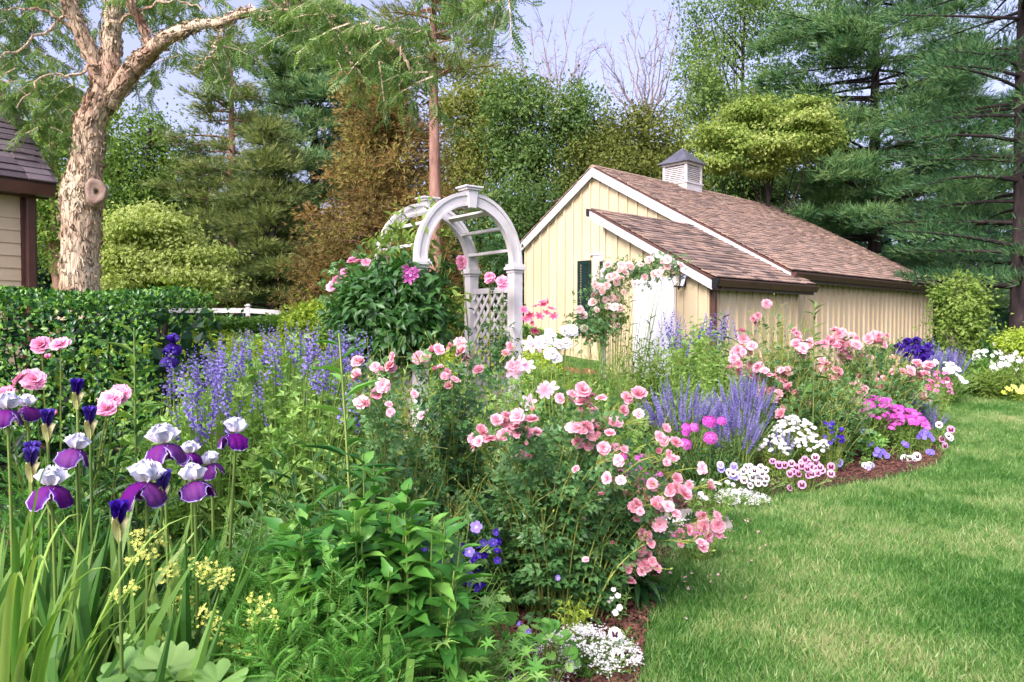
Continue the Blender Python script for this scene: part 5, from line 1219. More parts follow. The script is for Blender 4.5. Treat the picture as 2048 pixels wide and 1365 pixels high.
def iris_bud(label, px, py, d, basedx=0, s=.068):
    tp = at(px, py, d); b = base_of(px + basedx, d); o = thing('iris_bud_stem', label, 'iris', b, 0, 'iris stems in bud')
    B = (tp - b)[None]; part('stem', [stems_chunk(np.zeros((1, 3)), B * (.2, .2, .5), B, .008, .006, 7)], M['stem'], o, True)
    link('bud', BUDM, o, mat4=Matrix.Translation(Vector([float(c) for c in B[0]])) @ Matrix.Scale(s, 4)); link('spathe', SPAM, o, mat4=Matrix.Translation(Vector([float(c) for c in B[0] - (0, 0, .05)])) @ Matrix.Scale(s * .95, 4))
    n = 5; a = rng.random(n) * 6.28; Dv = norm(np.column_stack([np.cos(a) * .3, np.sin(a) * .12, np.ones(n)])); L = rng.uniform(.6, .9, n)
    put('leaf', [SWM], frames(Dv, np.tile([0.2, -1, 0], (n, 1))), np.column_stack([np.cos(a) * .05, np.sin(a) * .08, np.zeros(n)]), np.column_stack([rng.uniform(.03, .045, n), L, L]), o)
iris_bud('purple iris bud on a pale spathe, topmost at left', 152, 792, 2.5); iris_bud('purple iris bud between the peony and the left iris blooms', 92, 855, 2.35); iris_bud('half open violet iris bud right of the lily stem base', 177, 850, 2.4, s=.07)
iris_bud('fat purple iris bud low in front of the sword leaves', 233, 1052, 2.0, s=.078); iris_bud('thin purple iris bud at the far left', 58, 935, 2.25, s=.07)
# broad fan of sword leaves, some dry
o, b = plant('iris_leaf_fan', 'broad fan of iris sword leaves with a few dry tips at lower left', 'iris', 170, 2.15)
n = 110; x = rng.uniform(-.66, .16, n); y = rng.uniform(-.25, .3, n); Dv = norm(np.column_stack([rng.normal(size=n) * .24, rng.normal(size=n) * .12, np.ones(n)])); L = rng.uniform(.6, 1.02, n)
put('leaf', [SWM], frames(Dv, np.column_stack([rng.normal(size=n) * .7, -np.ones(n), np.zeros(n)])), np.column_stack([x, y, np.zeros(n)]), np.column_stack([rng.uniform(.022, .042, n), L, L]), o)
n = 9; x = rng.uniform(-.5, .2, n); Dv = norm(np.column_stack([rng.normal(size=n) * .5, rng.normal(size=n) * .2 - .2, np.ones(n)])); L = rng.uniform(.4, .62, n)
put('dry_leaf', [SWD], frames(Dv, np.column_stack([rng.normal(size=n), -np.ones(n), np.zeros(n)])), np.column_stack([x, rng.uniform(-.3, 0, n), np.full(n, .1)]), np.column_stack([rng.uniform(.02, .035, n), L, L]), o)
# dark iris group right
o, b = plant('bearded_iris', 'cluster of deep violet irises behind the right rose bush', 'iris', 1825, 11.2, 'dark violet irises')
for x, y in ((1800, 700), (1815, 690), (1833, 688), (1850, 706), (1812, 712), (1835, 712), (1795, 715), (1858, 700), (1822, 722), (1843, 724)):
    p = at(x, y, 11.0 + random.uniform(-.2, .2)) - b
    fl = bpy.data.objects.new('bloom', None); col.objects.link(fl); fl.parent = o; fl.location = [float(c) for c in p]; fl.rotation_euler = (0, 0, random.random() * 6)
    for k in range(3):
        link('fall_petal', DFALL[k % 2], fl, mat4=Matrix.Rotation(k * 2.094, 4, 'Z') @ Matrix.Scale(.12, 4)); link('standard_petal', DSTD[k % 2], fl, mat4=Matrix.Rotation(k * 2.094 + 1.05, 4, 'Z') @ Matrix.Scale(.12, 4))
n = 40; Dv = norm(np.column_stack([rng.normal(size=n) * .2, rng.normal(size=n) * .12, np.ones(n)])); L = rng.uniform(.5, .85, n)
put('leaf', [SWM], frames(Dv, np.column_stack([rng.normal(size=n) * .7, -np.ones(n), np.zeros(n)])), np.column_stack([rng.uniform(-.3, .35, n), rng.uniform(-.2, .2, n), np.zeros(n)]), np.column_stack([rng.uniform(.03, .045, n), L, L]), o)

# ---------------------------------------------------------------- arching strap leaves (lower left)
def strap(label, px, d, leaves, mat='strap', w=.02):
    o, b = plant('strap_leaf_clump', label, 'daylily', px, d)
    for (tx, ty, td, kz) in leaves:
        A = np.array([random.uniform(-.05, .05), random.uniform(-.05, .05), .0]); B = at(tx, ty, td) - b; C = A + (B - A) * .42; C[2] = max(B[2], .5) + kz
        ts = np.linspace(0, 1, 13); q = bez(A, C, B, ts); tg = norm(np.gradient(q, axis=0)); up = np.array([0, 0, 1.]); side = norm(np.cross(tg, up + tg * .01)); nr = np.cross(side, tg)
        ww = w * (1 - ts ** 3) * (.5 + .5 * np.minimum(1, ts * 6)) * random.uniform(.8, 1.15) + .0005; V = np.stack([q - side * ww[:, None] / 2 + nr * ww[:, None] * .22, q, q + side * ww[:, None] / 2 + nr * ww[:, None] * .22], 1).reshape(-1, 3)
        f = []
        for k in range(12):
            for j in (0, 1): a_ = 3 * k + j; f += [(a_, a_ + 1, a_ + 4), (a_, a_ + 4, a_ + 3)]
        part('leaf', [(V, np.array(f), np.full(len(V), random.random()), np.zeros(len(V)))], M[mat], o, True)
strap('clump of long arching strap leaves at the lower left corner', -20, 1.75,
      [(405, 1033, 1.95, .06), (390, 1090, 1.9, -.02), (230, 1150, 1.7, .12), (330, 1140, 1.85, -.05), (145, 1250, 1.6, .14), (75, 1260, 1.5, .1), (120, 1065, 1.7, .1), (170, 1040, 1.9, .15), (260, 1250, 1.8, .05),
       (105, 925, 1.75, .05), (200, 1100, 1.95, .0), (40, 1180, 1.5, .15), (130, 1290, 1.6, .1), (30, 1090, 1.6, .2), (235, 1262, 1.7, .0), (90, 1150, 1.6, .2), (300, 1200, 1.9, -.04), (160, 1180, 1.7, .02), (60, 1300, 1.55, .05)])

# ---------------------------------------------------------------- lady's mantle with yellow sprays
def mantle():
    o, b = plant('mantle_plant', 'scallop-leaved plant with frothy lime yellow flower sprays at the lower left', 'perennial', 430, 2.25)
    me = tmesh('leaf', SCALLOP, M['alch'], True); L = []
    for (x, y, d, s) in ((545, 1340, 2.1, .15), (470, 1350, 2.05, .11), (330, 1340, 2.0, .15), (270, 1320, 2.1, .12), (300, 1290, 2.25, .11), (390, 1330, 2.1, .12), (600, 1310, 2.3, .1), (240, 1350, 2.0, .12), (430, 1370, 1.95, .13),
                         (500, 1300, 2.3, .09), (360, 1300, 2.3, .1), (350, 1365, 1.95, .12), (620, 1365, 2.1, .1), (290, 1365, 1.95, .12), (280, 1400, 1.9, .14), (520, 1400, 1.95, .14), (400, 1420, 1.9, .14), (580, 1370, 2.05, .13)):
        L.append((at(x, y, d) - b, s))
    P = np.array([q[0] for q in L]); s = np.array([q[1] for q in L]); n = len(P); Dv = norm(P * (1, 1, 0) * .5 + rng.normal(size=(n, 3)) * (.5, .5, .1) + (0, -.3, 0)); U = norm(np.array([0, -.35, 1]) + rng.normal(size=(n, 3)) * .22)
    Mx = frames(Dv, U); put('leaf', [me], Mx, P - Mx[:, :, 1] * (s * .4)[:, None], s * 1.15, o)
    A = np.column_stack([P[:, 0] * .2, P[:, 1] * .2, np.zeros(n)]); part('stems', [stems_chunk(A, (A + P) / 2, P, .003, .002)], M['stem'], o, stuff=True)
    # sprays: stalk > side branches > tiny star flowers
    star = T(np.concatenate([[[0, 0, 0]], [[math.cos(a) * (.5 if k % 2 else .22), math.sin(a) * (.5 if k % 2 else .22), .15 if k % 2 else .05] for k, a in enumerate(np.linspace(0, 6.283, 11)[:-1])]]), [(0, k, k % 10 + 1) for k in range(1, 11)], [0] + [1] * 10)
    heads = [((290, 1085), [(262, 1080), (272, 1072), (285, 1068), (300, 1066), (316, 1064), (268, 1092), (282, 1095), (298, 1090), (312, 1082), (322, 1090), (285, 1105), (298, 1108), (276, 1118), (290, 1120), (262, 1122), (252, 1126)]),
             ((335, 1150), [(316, 1160), (330, 1152), (340, 1145), (345, 1158), (338, 1135), (352, 1142)]), ((235, 1195), [(218, 1196), (228, 1192), (235, 1200), (250, 1183), (258, 1176)]),
             ((410, 1140), [(385, 1134), (398, 1132), (412, 1132), (425, 1136), (395, 1145), (408, 1150), (420, 1148), (435, 1152), (448, 1146), (455, 1156), (432, 1165), (418, 1172), (404, 1160), (445, 1162)]),
             ((360, 1200), [(342, 1202), (352, 1194), (368, 1188), (362, 1204), (375, 1210), (358, 1218), (370, 1222)]), ((415, 1240), [(395, 1235), (408, 1230), (420, 1236), (428, 1245), (410, 1252), (425, 1262), (436, 1262), (428, 1284), (438, 1290)]),
             ((505, 1215), [(495, 1206), (508, 1204), (535, 1208), (520, 1218), (512, 1228), (524, 1232), (538, 1240), (548, 1246), (505, 1250), (492, 1252)]), ((485, 1300), [(468, 1300), (480, 1296), (495, 1302), (500, 1310)]),
             ((340, 1275), [(330, 1270), (342, 1278), (350, 1272), (320, 1292), (345, 1328)]), ((420, 1355), [(418, 1358), (434, 1354)]), ((405, 1300), [(400, 1296), (412, 1302), (418, 1310)])]
    for (cx_, cy_), hs_ in heads:
        d = 2.15 + random.uniform(-.1, .1); top = at(cx_, cy_ + 25, d) - b; foot = np.array([top[0] * .4, top[1] * .4, 0]); ch = [stems_chunk(foot[None], ((foot + top) / 2 + (0, .03, .05))[None], top[None], .0035, .0025, 5)]
        PP = []
        for hx_, hy_ in hs_:
            p = at(hx_, hy_, d + random.uniform(-.03, .03)) - b; ch.append(stems_chunk(top[None], ((top + p) / 2 + (0, 0, -.005))[None], p[None], .0018, .001, 3)); PP.append(p)
        PP = np.array(PP); m = 9; ci = np.repeat(np.arange(len(PP)), m); q = PP[ci] + rng.normal(size=(len(ci), 3)) * .0095
        part('stems', ch, M['stem'], o, stuff=True)
        part('flower_spray', [scatter(star, zframes(norm(rng.normal(size=(len(q), 3)) * .5 + (0, -.5, .8))), q, rng.uniform(.011, .017, len(q)), rng.random(len(q)))], M['yellow'], o)
        nl = 3; pl = foot + (top - foot) * rng.uniform(.6, .95, nl)[:, None]; Dv = norm(rng.normal(size=(nl, 3)) * (1, .6, .2)); Mx = frames(Dv, norm(np.array([[0, -.5, 1]] * nl) + rng.normal(size=(nl, 3)) * .2)); put('leaf', [me], Mx, pl, rng.uniform(.04, .06, nl), o)
mantle()

# ---------------------------------------------------------------- feathery foliage
def feathery(label, px, d, w, dp, topy, n=34, per=26, L=.13):
    o, b = plant('feathery_plant', label, 'perennial', px, d, 'feathery green plants without flowers'); h = at(px, topy, d)[2] - b[2]
    mound(o, w, dp, h, n, per, FEATHER, L, 1.0, 'feath', .2, 52, .3, r=(.0035, .0018), taper=.55)
feathery('large feathery green plant behind the yellow sprays', 620, 2.2, .62, .5, 1115, 34, 28)
feathery('feathery plant between the iris leaves and the serrated leaves', 455, 2.45, .55, .4, 1045, 30, 24)
feathery('low feathery plant under the yellow sprays', 430, 2.3, .6, .35, 1190, 26, 20, .11)
feathery('feathery plant left of the cut green stalks', 720, 2.15, .34, .4, 1170, 20, 24)
feathery('feathery tuft behind the left iris buds', 60, 2.7, .6, .4, 905, 24, 20, .12)
feathery('wispy green plant at the bottom beside the cranesbill leaves', 690, 2.0, .4, .3, 1290, 22, 20, .1)
# cut flat stalks
o, b = plant('cut_iris_stub', 'cut green sword leaf stubs in front of the feathery plant', 'iris', 755, 2.05)
CUT = box_t(-.5, .5, 0, 1, -.1, .1); Dv = norm(np.array([[-.1, 0, 1], [.03, .02, 1], [.1, 0, 1], [-.02, .05, 1]])); h = np.array([.62, .66, .6, .56])
put('leaf', [tmesh('leaf', CUT, M['iris'])], frames(Dv, np.array([[0, -1, 0.]] * 4)), np.array([[-.03, 0, 0], [0, 0, 0], [.03, 0, 0], [.0, .04, 0]]), np.column_stack([[.022, .02, .022, .02], h, [.02] * 4]), o)
# ---------------------------------------------------------------- serrated broadleaf clump
for lab, px, d, w, dp, ty, n, per in (('bright serrated-leaf clump in the middle foreground', 735, 2.40, .56, .45, 925, 24, 14), ('serrated-leaf clump left of the brightest one', 630, 2.5, .34, .35, 935, 13, 14), ('lower serrated-leaf clump leaning towards the violet flowers', 840, 2.35, .38, .35, 1000, 14, 12)):
    o, b = plant('serrated_leaf_plant', lab, 'perennial', px, d, 'serrated broadleaf perennials'); h = at(px, ty, d)[2] - b[2]
    mound(o, w, dp, h, n, per, LEAFS, .14, .5, 'helio', .5, 74, .2, r=(.005, .003), indiv=True, taper=.45, droop=.0, opposite=True, smooth=True, root=.6)
# pale lance leaved clump
o, b = plant('pale_leaved_perennial', 'fine pale lance-leaved clump between the irises and the serrated leaves', 'perennial', 540, 2.65); h = at(540, 958, 2.65)[2] - b[2]
mound(o, .46, .4, h, 42, 26, LANCE, .055, .22, 'amson', .35, 58, .25, r=(.003, .0015), opposite=True, root=.6, taper=.3)
# ---------------------------------------------------------------- cranesbill
o, b = plant('cranesbill_plant', 'cranesbill with light green lobed leaves at the bottom centre', 'geranium', 870, 2.45); A, C, B = mound_stems(.62, .6, .62, 60, 0, .45)
put_l = tmesh('leaf', LOBED, M['geran'], True)
Dv = norm((B - A) * (1, 1, .15) + rng.normal(size=B.shape) * .25 + (0, -.2, 0)); n = 260; A, C, B = mound_stems(.7, .6, .74, n, 0, .4); B[:, 2] *= rng.uniform(.45, 1, n); Dv = norm(B * (1, 1, .1) + rng.normal(size=B.shape) * .15 + (0, -.1, 0)); s = rng.uniform(.07, .115, n)
put('leaf', [put_l], frames(Dv, norm(np.array([0, -.3, 1]) + rng.normal(size=B.shape) * .25)), B, s, o); part('stems', [stems_chunk(A, C, B, .0025, .0015)], M['stem'], o, stuff=True)
for lab, px, d, ww, hh, nn in (('round-leaved low plant right of the cranesbill', 985, 2.95, .3, .42, 46), ('mint-like low plant with small violet heads at the alyssum edge', 1150 - 60, 2.95, .26, .34, 40)):
    o, b = plant('round_leaved_plant', lab, 'perennial', px, d); A, C, B = mound_stems(ww, .3, hh, nn, 0, .4); me = shared('rl', lambda: tmesh('leaf', SCALLOP, M['geran'], True))
    put('leaf', [me], frames(norm(B * (1, 1, .1) + rng.normal(size=B.shape) * .2), norm(np.array([0, -.4, 1]) + rng.normal(size=B.shape) * .3)), B, rng.uniform(.04, .065, nn), o); part('stems', [stems_chunk(A, C, B, .002, .0015)], M['stem'], o, stuff=True)
    if 'violet' in lab: blooms('bloom', o, b, [at(1058, 1270, 2.8), at(1040, 1255, 2.85), at(1115, 1160, 2.9)], [tmesh('violet_head', flat_t(7, .7, .5, 60, 2, .8), M['lilac'], True)], .03)
o, b = plant('green_filler_plant', 'dark leafy plant filling the bottom between cranesbill and alyssum', 'perennial', 960, 2.6); mound(o, .5, .4, .42, 26, 12, LEAF8, .07, .4, 'mid', .2)
# violet flowers in the shadow
o, b = plant('violet_flower_plant', 'dark violet flowered plant in the gap under the roses', 'perennial', 905, 3.1)
A, C, B = mound(o, .5, .4, .75, 30, 10, LEAF8, .05, .4, 'mid', .2, 55)
FV = [tmesh('violet_bloom', flat_t(5, .9, .55, 55, 4, .75, a1=75), M['dkviolet'], True)]; pts = [at(rng.uniform(838, 1000), rng.uniform(1055, 1185), rng.uniform(2.8, 3.1)) for _ in range(46)]
blooms('bloom', o, b, pts, FV, .034, (0, -.7, .5), .6)
blooms('bloom', o, b, [at(952, 1057, 2.75), at(938, 1107, 2.75)], [tmesh('pale_violet_bloom', flat_t(5, .95, .52, 84, 4, .8), M['lilac'], True)], .045, (0, -.95, .3), .05)

# ---------------------------------------------------------------- roses
def thin(c): return [(q[0], q[1], max(1, q[2] - 1)) for q in c]
def cane_rose(label, px, d, clusters, w, dp, h, nst, size, group, seedn=4, mats=ROSES, per=13, L=.11, bud=.25, off=.05, face=(0, -.7, .6), lowfol=None):
    o, b = plant('rose_bush', label, 'rose bush', px, d, group)
    As, Cs, Bs, pos = [], [], [], []
    for q in clusters:
        x, y = q[:2]; k = q[2] if len(q) > 2 else seedn; dd = q[3] if len(q) > 3 else d - (.45 if d < 4.5 else 0) + random.uniform(-.25, .15) * dp
        p = at(x, y, dd) - b; As.append(np.array([random.uniform(-.12, .12) * w, random.uniform(-.1, .1) * dp, 0])); Bs.append(p - (0, 0, .01)); Cs.append(np.array([p[0] * .35, p[1] * .4, p[2] * .78 + .12]))
        for j in range(k): pos.append(p + rng.normal(size=3) * off * np.array([1, .7, .8]))
    As, Cs, Bs = map(np.array, (As, Cs, Bs))
    A2, C2, B2 = mound_stems(w, dp, h, int(nst * 1.5), 0, .5, root=.4)
    A = np.concatenate([As, A2]); C = np.concatenate([Cs, C2]); B = np.concatenate([Bs, B2])
    part('canes', [stems_chunk(A, C, B, .006 if d < 4 else .005, .0025, 6)], M['cane'], o, stuff=True)
    Mx, P, S_ = leaves_on(A, C, B, per, .12, .95, 66, L, 1.0, .35, .25); sv = rng.random(len(P)); part('foliage', [scatter(ROSELEAF, Mx, P, S_, sv)], M['roseleaf'], o, stuff=True)
    # small twigs carrying the clusters
    pos = np.array(pos); ci = np.repeat(np.arange(len(clusters)), [q[2] if len(q) > 2 else seedn for q in clusters]); st_ = bez(As[ci], Cs[ci], Bs[ci], .88)
    part('flower_stalks', [stems_chunk(st_, (st_ + pos) / 2 + (0, 0, .01), pos, .002, .0012, 3)], M['cane'], o, stuff=True)
    Z = norm(np.array(face) + (pos / max(w, .5)) * (.6, .2, .1) + rng.normal(size=pos.shape) * .42); put('bloom', mats, zframes(Z), pos, size * rng.uniform(.6, 1.15, len(pos)), o)
    # spent sprays and buds
    nb = int(len(B) * 3); bi = rng.integers(0, len(B), nb); e = B[bi] + rng.normal(size=(nb, 3)) * .05 + (0, 0, .04); part('buds', [stems_chunk(bez(A[bi], C[bi], B[bi], .9), (B[bi] + e) / 2, e, .0016, .0012, 2), scatter(LEAF4, frames(norm(e - B[bi] + (0, 0, .03)), rng.normal(size=(nb, 3))), e, np.column_stack([np.full(nb, .007), np.full(nb, .018), np.full(nb, .01)]) * (1 if d < 4 else 1.4), rng.random(nb))], M['cane'], o, stuff=True)
    return o, b
C1 = [(1009, 839, 4), (1033, 832, 4), (1046, 852, 5), (1053, 873, 4), (958, 859, 3), (968, 880, 3), (1057, 914, 3), (1132, 794, 4), (1163, 798, 4), (1183, 794, 3), (1170, 818, 4), (1262, 784, 2), (1272, 835, 2), (1062, 805, 1), (1163, 856, 4), (1197, 873, 4),
      (1330, 873, 3), (1333, 904, 3), (1151, 936, 1), (1228, 948, 2), (1228, 969, 2), (1204, 996, 1), (1015, 865, 2), (1190, 850, 4), (1215, 850, 3), (1240, 900, 3), (1180, 890, 3), (1210, 920, 3)]
C1b = [(1289, 1016, 4), (1291, 1030, 4), (1310, 1050, 4), (1287, 1084, 5), (1295, 1119, 7), (1264, 1138, 4), (1300, 1140, 4), (1209, 1095, 2), (1369, 978, 3), (1342, 912, 2), (1420, 1045, 6), (1405, 1060, 5), (1430, 972, 2), (1385, 1072, 4), (1330, 1000, 4), (1350, 1020, 4), (1170, 1055, 1), (1255, 1010, 2), (1320, 975, 3), (1365, 940, 2), (1395, 1090, 3), (1270, 985, 3), (1240, 1000, 2)]
cane_rose('large arching pink rose bush in the centre foreground', 1110, 3.85, C1, 1.3, .9, 1.0, 50, .06, 'pink rose bushes', off=.03, per=17, L=.12)
cane_rose('pink rose bush spilling its canes right over the lawn edge', 1190, 4.1, C1b, .62, .6, .72, 30, .064, 'pink rose bushes', off=.04, per=17, L=.12)
C2 = [(715, 740, 3), (735, 724, 3), (763, 733, 4), (780, 736, 3), (735, 811, 3), (763, 818, 3), (708, 774, 1), (755, 800, 2), (750, 750, 3)]
cane_rose('slim pink rose bush left of the centre, before the false indigo', 790, 3.7, thin(C2), .7, .6, 1.06, 30, .056, 'pink rose bushes', off=.03, per=17, L=.12)
C3 = [(835, 711, 4), (876, 741, 3), (889, 757, 3), (906, 763, 3), (911, 687, 3), (951, 688, 2), (947, 716, 4), (923, 705, 2), (1016, 704, 3), (848, 787, 2), (855, 825, 1), (830, 702, 2), (870, 700, 2), (1035, 712, 1), (960, 735, 2)]
cane_rose('airy pink rose bush in front of the arbor opening', 900, 4.4, thin(C3), 1.2, .8, 1.15, 48, .066, 'pink rose bushes', off=.04, per=17, L=.12)
C4 = [(1480, 697), (1484, 733), (1507, 740), (1539, 783), (1546, 799), (1558, 818), (1574, 733), (1570, 772), (1593, 791), (1601, 690), (1596, 678), (1624, 694), (1648, 729), (1632, 748), (1660, 686), (1675, 662), (1687, 694), (1691, 713), (1710, 694), (1726, 717),
      (1749, 678), (1765, 682), (1777, 729), (1734, 756), (1726, 771), (1757, 768), (1777, 772), (1808, 740), (1827, 737), (1847, 733), (1835, 756), (1851, 795, 3), (1503, 637, 2), (1523, 635, 1), (1550, 610, 1), (1581, 651, 1), (1574, 834, 3), (1484, 700), (1469, 722, 3), (1495, 660, 1), (1650, 748), (1664, 748),
      (1558, 745), (1590, 710), (1540, 760), (1700, 672), (1790, 760, 2), (1862, 752, 2), (1520, 745, 4)]
C4a = [q if len(q) > 2 else (q[0], q[1], 5) for q in C4 if q[0] < 1640]; C4b = [q if len(q) > 2 else (q[0], q[1], 5) for q in C4 if q[0] >= 1640]
cane_rose('big pink cluster rose bush in front of the shed side wall', 1575, 8.3, C4a, 1.5, 1.2, 1.25, 90, .112, 'pink rose bushes', mats=ROSESF, off=.062, per=13, L=.12)
cane_rose('pink cluster rose bush at the right end of the near bed', 1745, 9.4, C4b, 1.7, 1.2, 1.2, 90, .125, 'pink rose bushes', mats=ROSESF, off=.062, per=13, L=.12)
cane_rose('single round pink rose on a leafy bush above the magenta phlox', 1650, 8.0, [(1625, 811, 1), (1560, 826, 2), (1690, 828, 1), (1600, 790, 1)], 1.1, .8, .9, 64, .115, 'pink rose bushes', mats=ROSESF, off=.03, per=13, L=.12)
# salmon geranium glow behind the main bush
# ---------------------------------------------------------------- clematis on a low support
o, b = plant('clematis_vine', 'pale pink clematis with dark leaves right of the arbor post', 'clematis', 1070, 4.3); mound(o, .5, .5, 1.22, 34, 14, LEAF8, .07, .5, 'dark', .2, 70, .25, smooth=True)
CL = [tmesh('clematis_bloom', flat_t(6, .55, .55, 80, 6, .85, .06), M['clem'], True)]; blooms('bloom', o, b, [at(1035, 728, 4.1), at(1052, 733, 4.1), at(1025, 742, 4.15), at(1090, 782, 4.05), at(1062, 690, 4.2), at(1097, 778, 4.1), at(1058, 805, 4.0), at(1075, 690, 4.3)], CL, .10, (0, -.95, .25), .3)
# vine on the arbor, left side
def arbor_vine():
    o, b = plant('clematis_vine', 'dense dark clematis covering the left side of the arbor', 'clematis', 790, 7.3)
    Bl = []
    for q in ((760, 610, 7.0, 75, 60), (800, 570, 7.0, 70, 45), (840, 600, 6.9, 30, 50), (720, 640, 7.2, 50, 50), (830, 640, 6.85, 50, 55), (780, 670, 7.0, 90, 40), (860, 590, 7.2, 30, 50), (735, 580, 7.4, 35, 30), (880, 650, 7.1, 20, 40)):
        w_ = pxblob(*q); Bl.append((w_[0] - b[0], w_[1] - b[1], w_[2] - b[2], w_[3], w_[4] * .8, w_[5]))
    part('foliage', [crown_leaves(Bl, 330, 15, .1, .085, LEAF8, .9, .45, .5, .5)], M['dark'], o, True, stuff=True)
    Bl2 = []
    for q in ((800, 440, 7.5, 28, 40), (850, 420, 7.4, 25, 25), (790, 490, 7.5, 45, 28), (850, 470, 7.2, 25, 40), (880, 510, 7.2, 22, 55), (760, 500, 7.6, 20, 20), (900, 600, 7.1, 16, 30)):
        w_ = pxblob(*q); Bl2.append((w_[0] - b[0], w_[1] - b[1], w_[2] - b[2], w_[3], w_[4], w_[5]))
    part('young_foliage', [crown_leaves(Bl2, 34, 9, .1, .075, LEAF8, .9, .6, .2, .45)], M['decid'], o, True, stuff=True)
    ch = []
    for q in Bl2 + Bl:
        for _ in range(4):
            e = np.array(q[:3]) + rng.normal(size=3) * np.array(q[3:]) * .5; ch.append(tube_chunk([bez(np.array([random.uniform(-.2, .2), 0, 0]), np.array([q[0] * .7, q[1], q[2] * .5]) + rng.normal(size=3) * .1, e, t) for t in np.linspace(0, 1, 7)], np.linspace(.009, .003, 7), 3))
    part('stems', ch, M['cane'], o, stuff=True)
    blooms('bloom', o, b, [at(x, y, 6.6) for x, y in ((815, 538), (822, 545), (810, 550), (826, 552), (818, 558), (831, 545))], [tmesh('clematis_bloom', flat_t(5, .5, .55, 75, 8, .85, .1), M['clemm'], True)], .10, (0, -.9, -.1), .4)
arbor_vine()
def climbing(label, px, d, pts, size, blobs, n, mesh, group='climbing roses on the arbor'):
    o, b = plant('climbing_rose', label, 'climbing rose', px, d, group); P = np.array([at(*q) for q in pts]) - b; n_ = len(P); A = P * (.5, .5, 0)
    part('canes', [stems_chunk(A, A * .5 + P * .5 + (0, 0, .3), P, .007, .003, 6)], M['cane'], o, stuff=True)
    Bl = []
    for q in blobs: w_ = pxblob(*q); Bl.append((w_[0] - b[0], w_[1] - b[1], w_[2] - b[2], *w_[3:]))
    part('foliage', [crown_leaves(Bl, n, 9, .10, .08, ROSELEAF, .9, .2, .2, 1.0)], M['roseleaf'], o, stuff=True)
    Z = norm(np.array([0, -.85, .3]) + rng.normal(size=P.shape) * .35); put('bloom', mesh, zframes(Z), P, size * rng.uniform(.8, 1.15, n_), o); return o, b
climbing('climbing rose with large pale pink blooms left of the arbor vine', 705, 7.7, [(716, 524, 7.4), (733, 526, 7.4), (690, 545, 7.4), (671, 570, 7.3), (676, 562, 7.3), (690, 550, 7.5), (704, 522, 7.5), (664, 574, 7.3)], .10, [(690, 590, 7.5, 25, 45), (715, 550, 7.6, 25, 25), (700, 640, 7.5, 30, 40)], 60, PEON)
climbing('climbing rose on the right lattice panel of the arbor', 985, 8.0, [(923, 523, 7.9), (925, 530, 7.9), (980, 556, 7.45), (978, 562, 7.4), (1003, 563, 7.4), (1008, 572, 7.4)], .11, [(1005, 660, 7.75, 16, 40), (1000, 700, 7.6, 24, 20), (1012, 610, 8.0, 10, 40), (985, 480, 8.3, 22, 22), (1000, 520, 8.2, 20, 22)], 44, PEON)
shedr = [(1242, 530), (1256, 531), (1240, 541), (1219, 555), (1229, 553), (1242, 557), (1233, 564), (1247, 585), (1235, 597), (1240, 617), (1229, 614), (1216, 613), (1190, 571), (1197, 573), (1204, 583), (1213, 572), (1224, 597), (1270, 569), (1289, 555), (1307, 549), (1322, 541), (1334, 534), (1326, 523), (1334, 520), (1298, 520),
         (1360, 531), (1159, 620), (1166, 631), (1168, 657), (1228, 634), (1226, 643), (1233, 652), (1193, 620), (1262, 535), (1280, 530), (1316, 547), (1186, 590), (1210, 600), (1250, 545), (1185, 605), (1215, 530)]
climbing('pale pink climbing rose arching over the white shed door', 1225, 12.5, [(x, y, 12.15 + rng.normal() * .1) for x, y in shedr], .135, [(1235, 545, 12.6, 30, 22), (1290, 540, 12.65, 40, 17), (1335, 530, 12.7, 26, 16), (1225, 590, 12.5, 30, 34), (1220, 635, 12.4, 32, 34), (1195, 600, 12.5, 20, 40), (1165, 650, 12.3, 26, 26), (1190, 660, 12.2, 40, 20)], 240, ROSEP, None)

# ---------------------------------------------------------------- green masses of the middle bed
filler('leafy_perennial', 'fine-leaved yellow-green mass right of the white peonies', 1190, 7.8, 1.2, .9, 672, FEATHER, .1, 1.6, 'mid', 70, 16)
filler('leafy_perennial', 'bright lance-leaved clump in front of the white shed door', 1275, 8.6, 1.0, .8, 655, LANCE, .14, .22, 'decid', 46, 22)
filler('leafy_perennial', 'broad green leafy mass below the right false indigo', 1320, 8.4, 1.5, .9, 695, LEAF8, .07, .5, 'mid', 80, 14)
filler('leafy_perennial', 'fine dark green mass behind the pale clematis', 1160, 5.8, .9, .8, 745, ROSELEAF, .09, 1, 'mid', 60, 13)
filler('leafy_perennial', 'green leafy mound left of the lavender spikes', 1220, 5.4, .9, .8, 775, ROSELEAF, .09, 1, 'mid', 60, 13)
filler('leafy_perennial', 'dense green mound behind the lavender spikes', 1430, 8.2, 1.3, .9, 700, TRIFOL, .08, 1, 'bapt', 90, 13)
filler('leafy_perennial', 'green leafy mound between peony leaves and false indigo', 290, 3.6, 1.0, .8, 770, TRIFOL, .1, 1, 'mid', 60, 13)
filler('leafy_perennial', 'dark green clump behind the left irises', 180, 3.0, 1.0, .7, 850, LANCE, .13, .26, 'dark', 44, 18)
filler('leafy_perennial', 'dark leafy perennial behind the serrated leaves', 640, 3.1, .9, .6, 860, LANCE, .14, .3, 'dark', 44, 18)
filler('leafy_perennial', 'yellow-green airy leaves behind the centre rose bushes', 1000, 4.9, 1.2, .8, 735, ROSELEAF, .1, 1, 'bapt', 70, 13)
filler('leafy_perennial', 'shaded dark foliage at the foot of the slim rose bush', 800, 3.5, .9, .5, 930, ROSELEAF, .1, 1, 'roseleaf', 56, 12)
filler('leafy_perennial', 'shaded dark foliage under the centre rose canes', 1060, 4.0, 1.2, .5, 960, ROSELEAF, .1, 1, 'roseleaf', 60, 12)
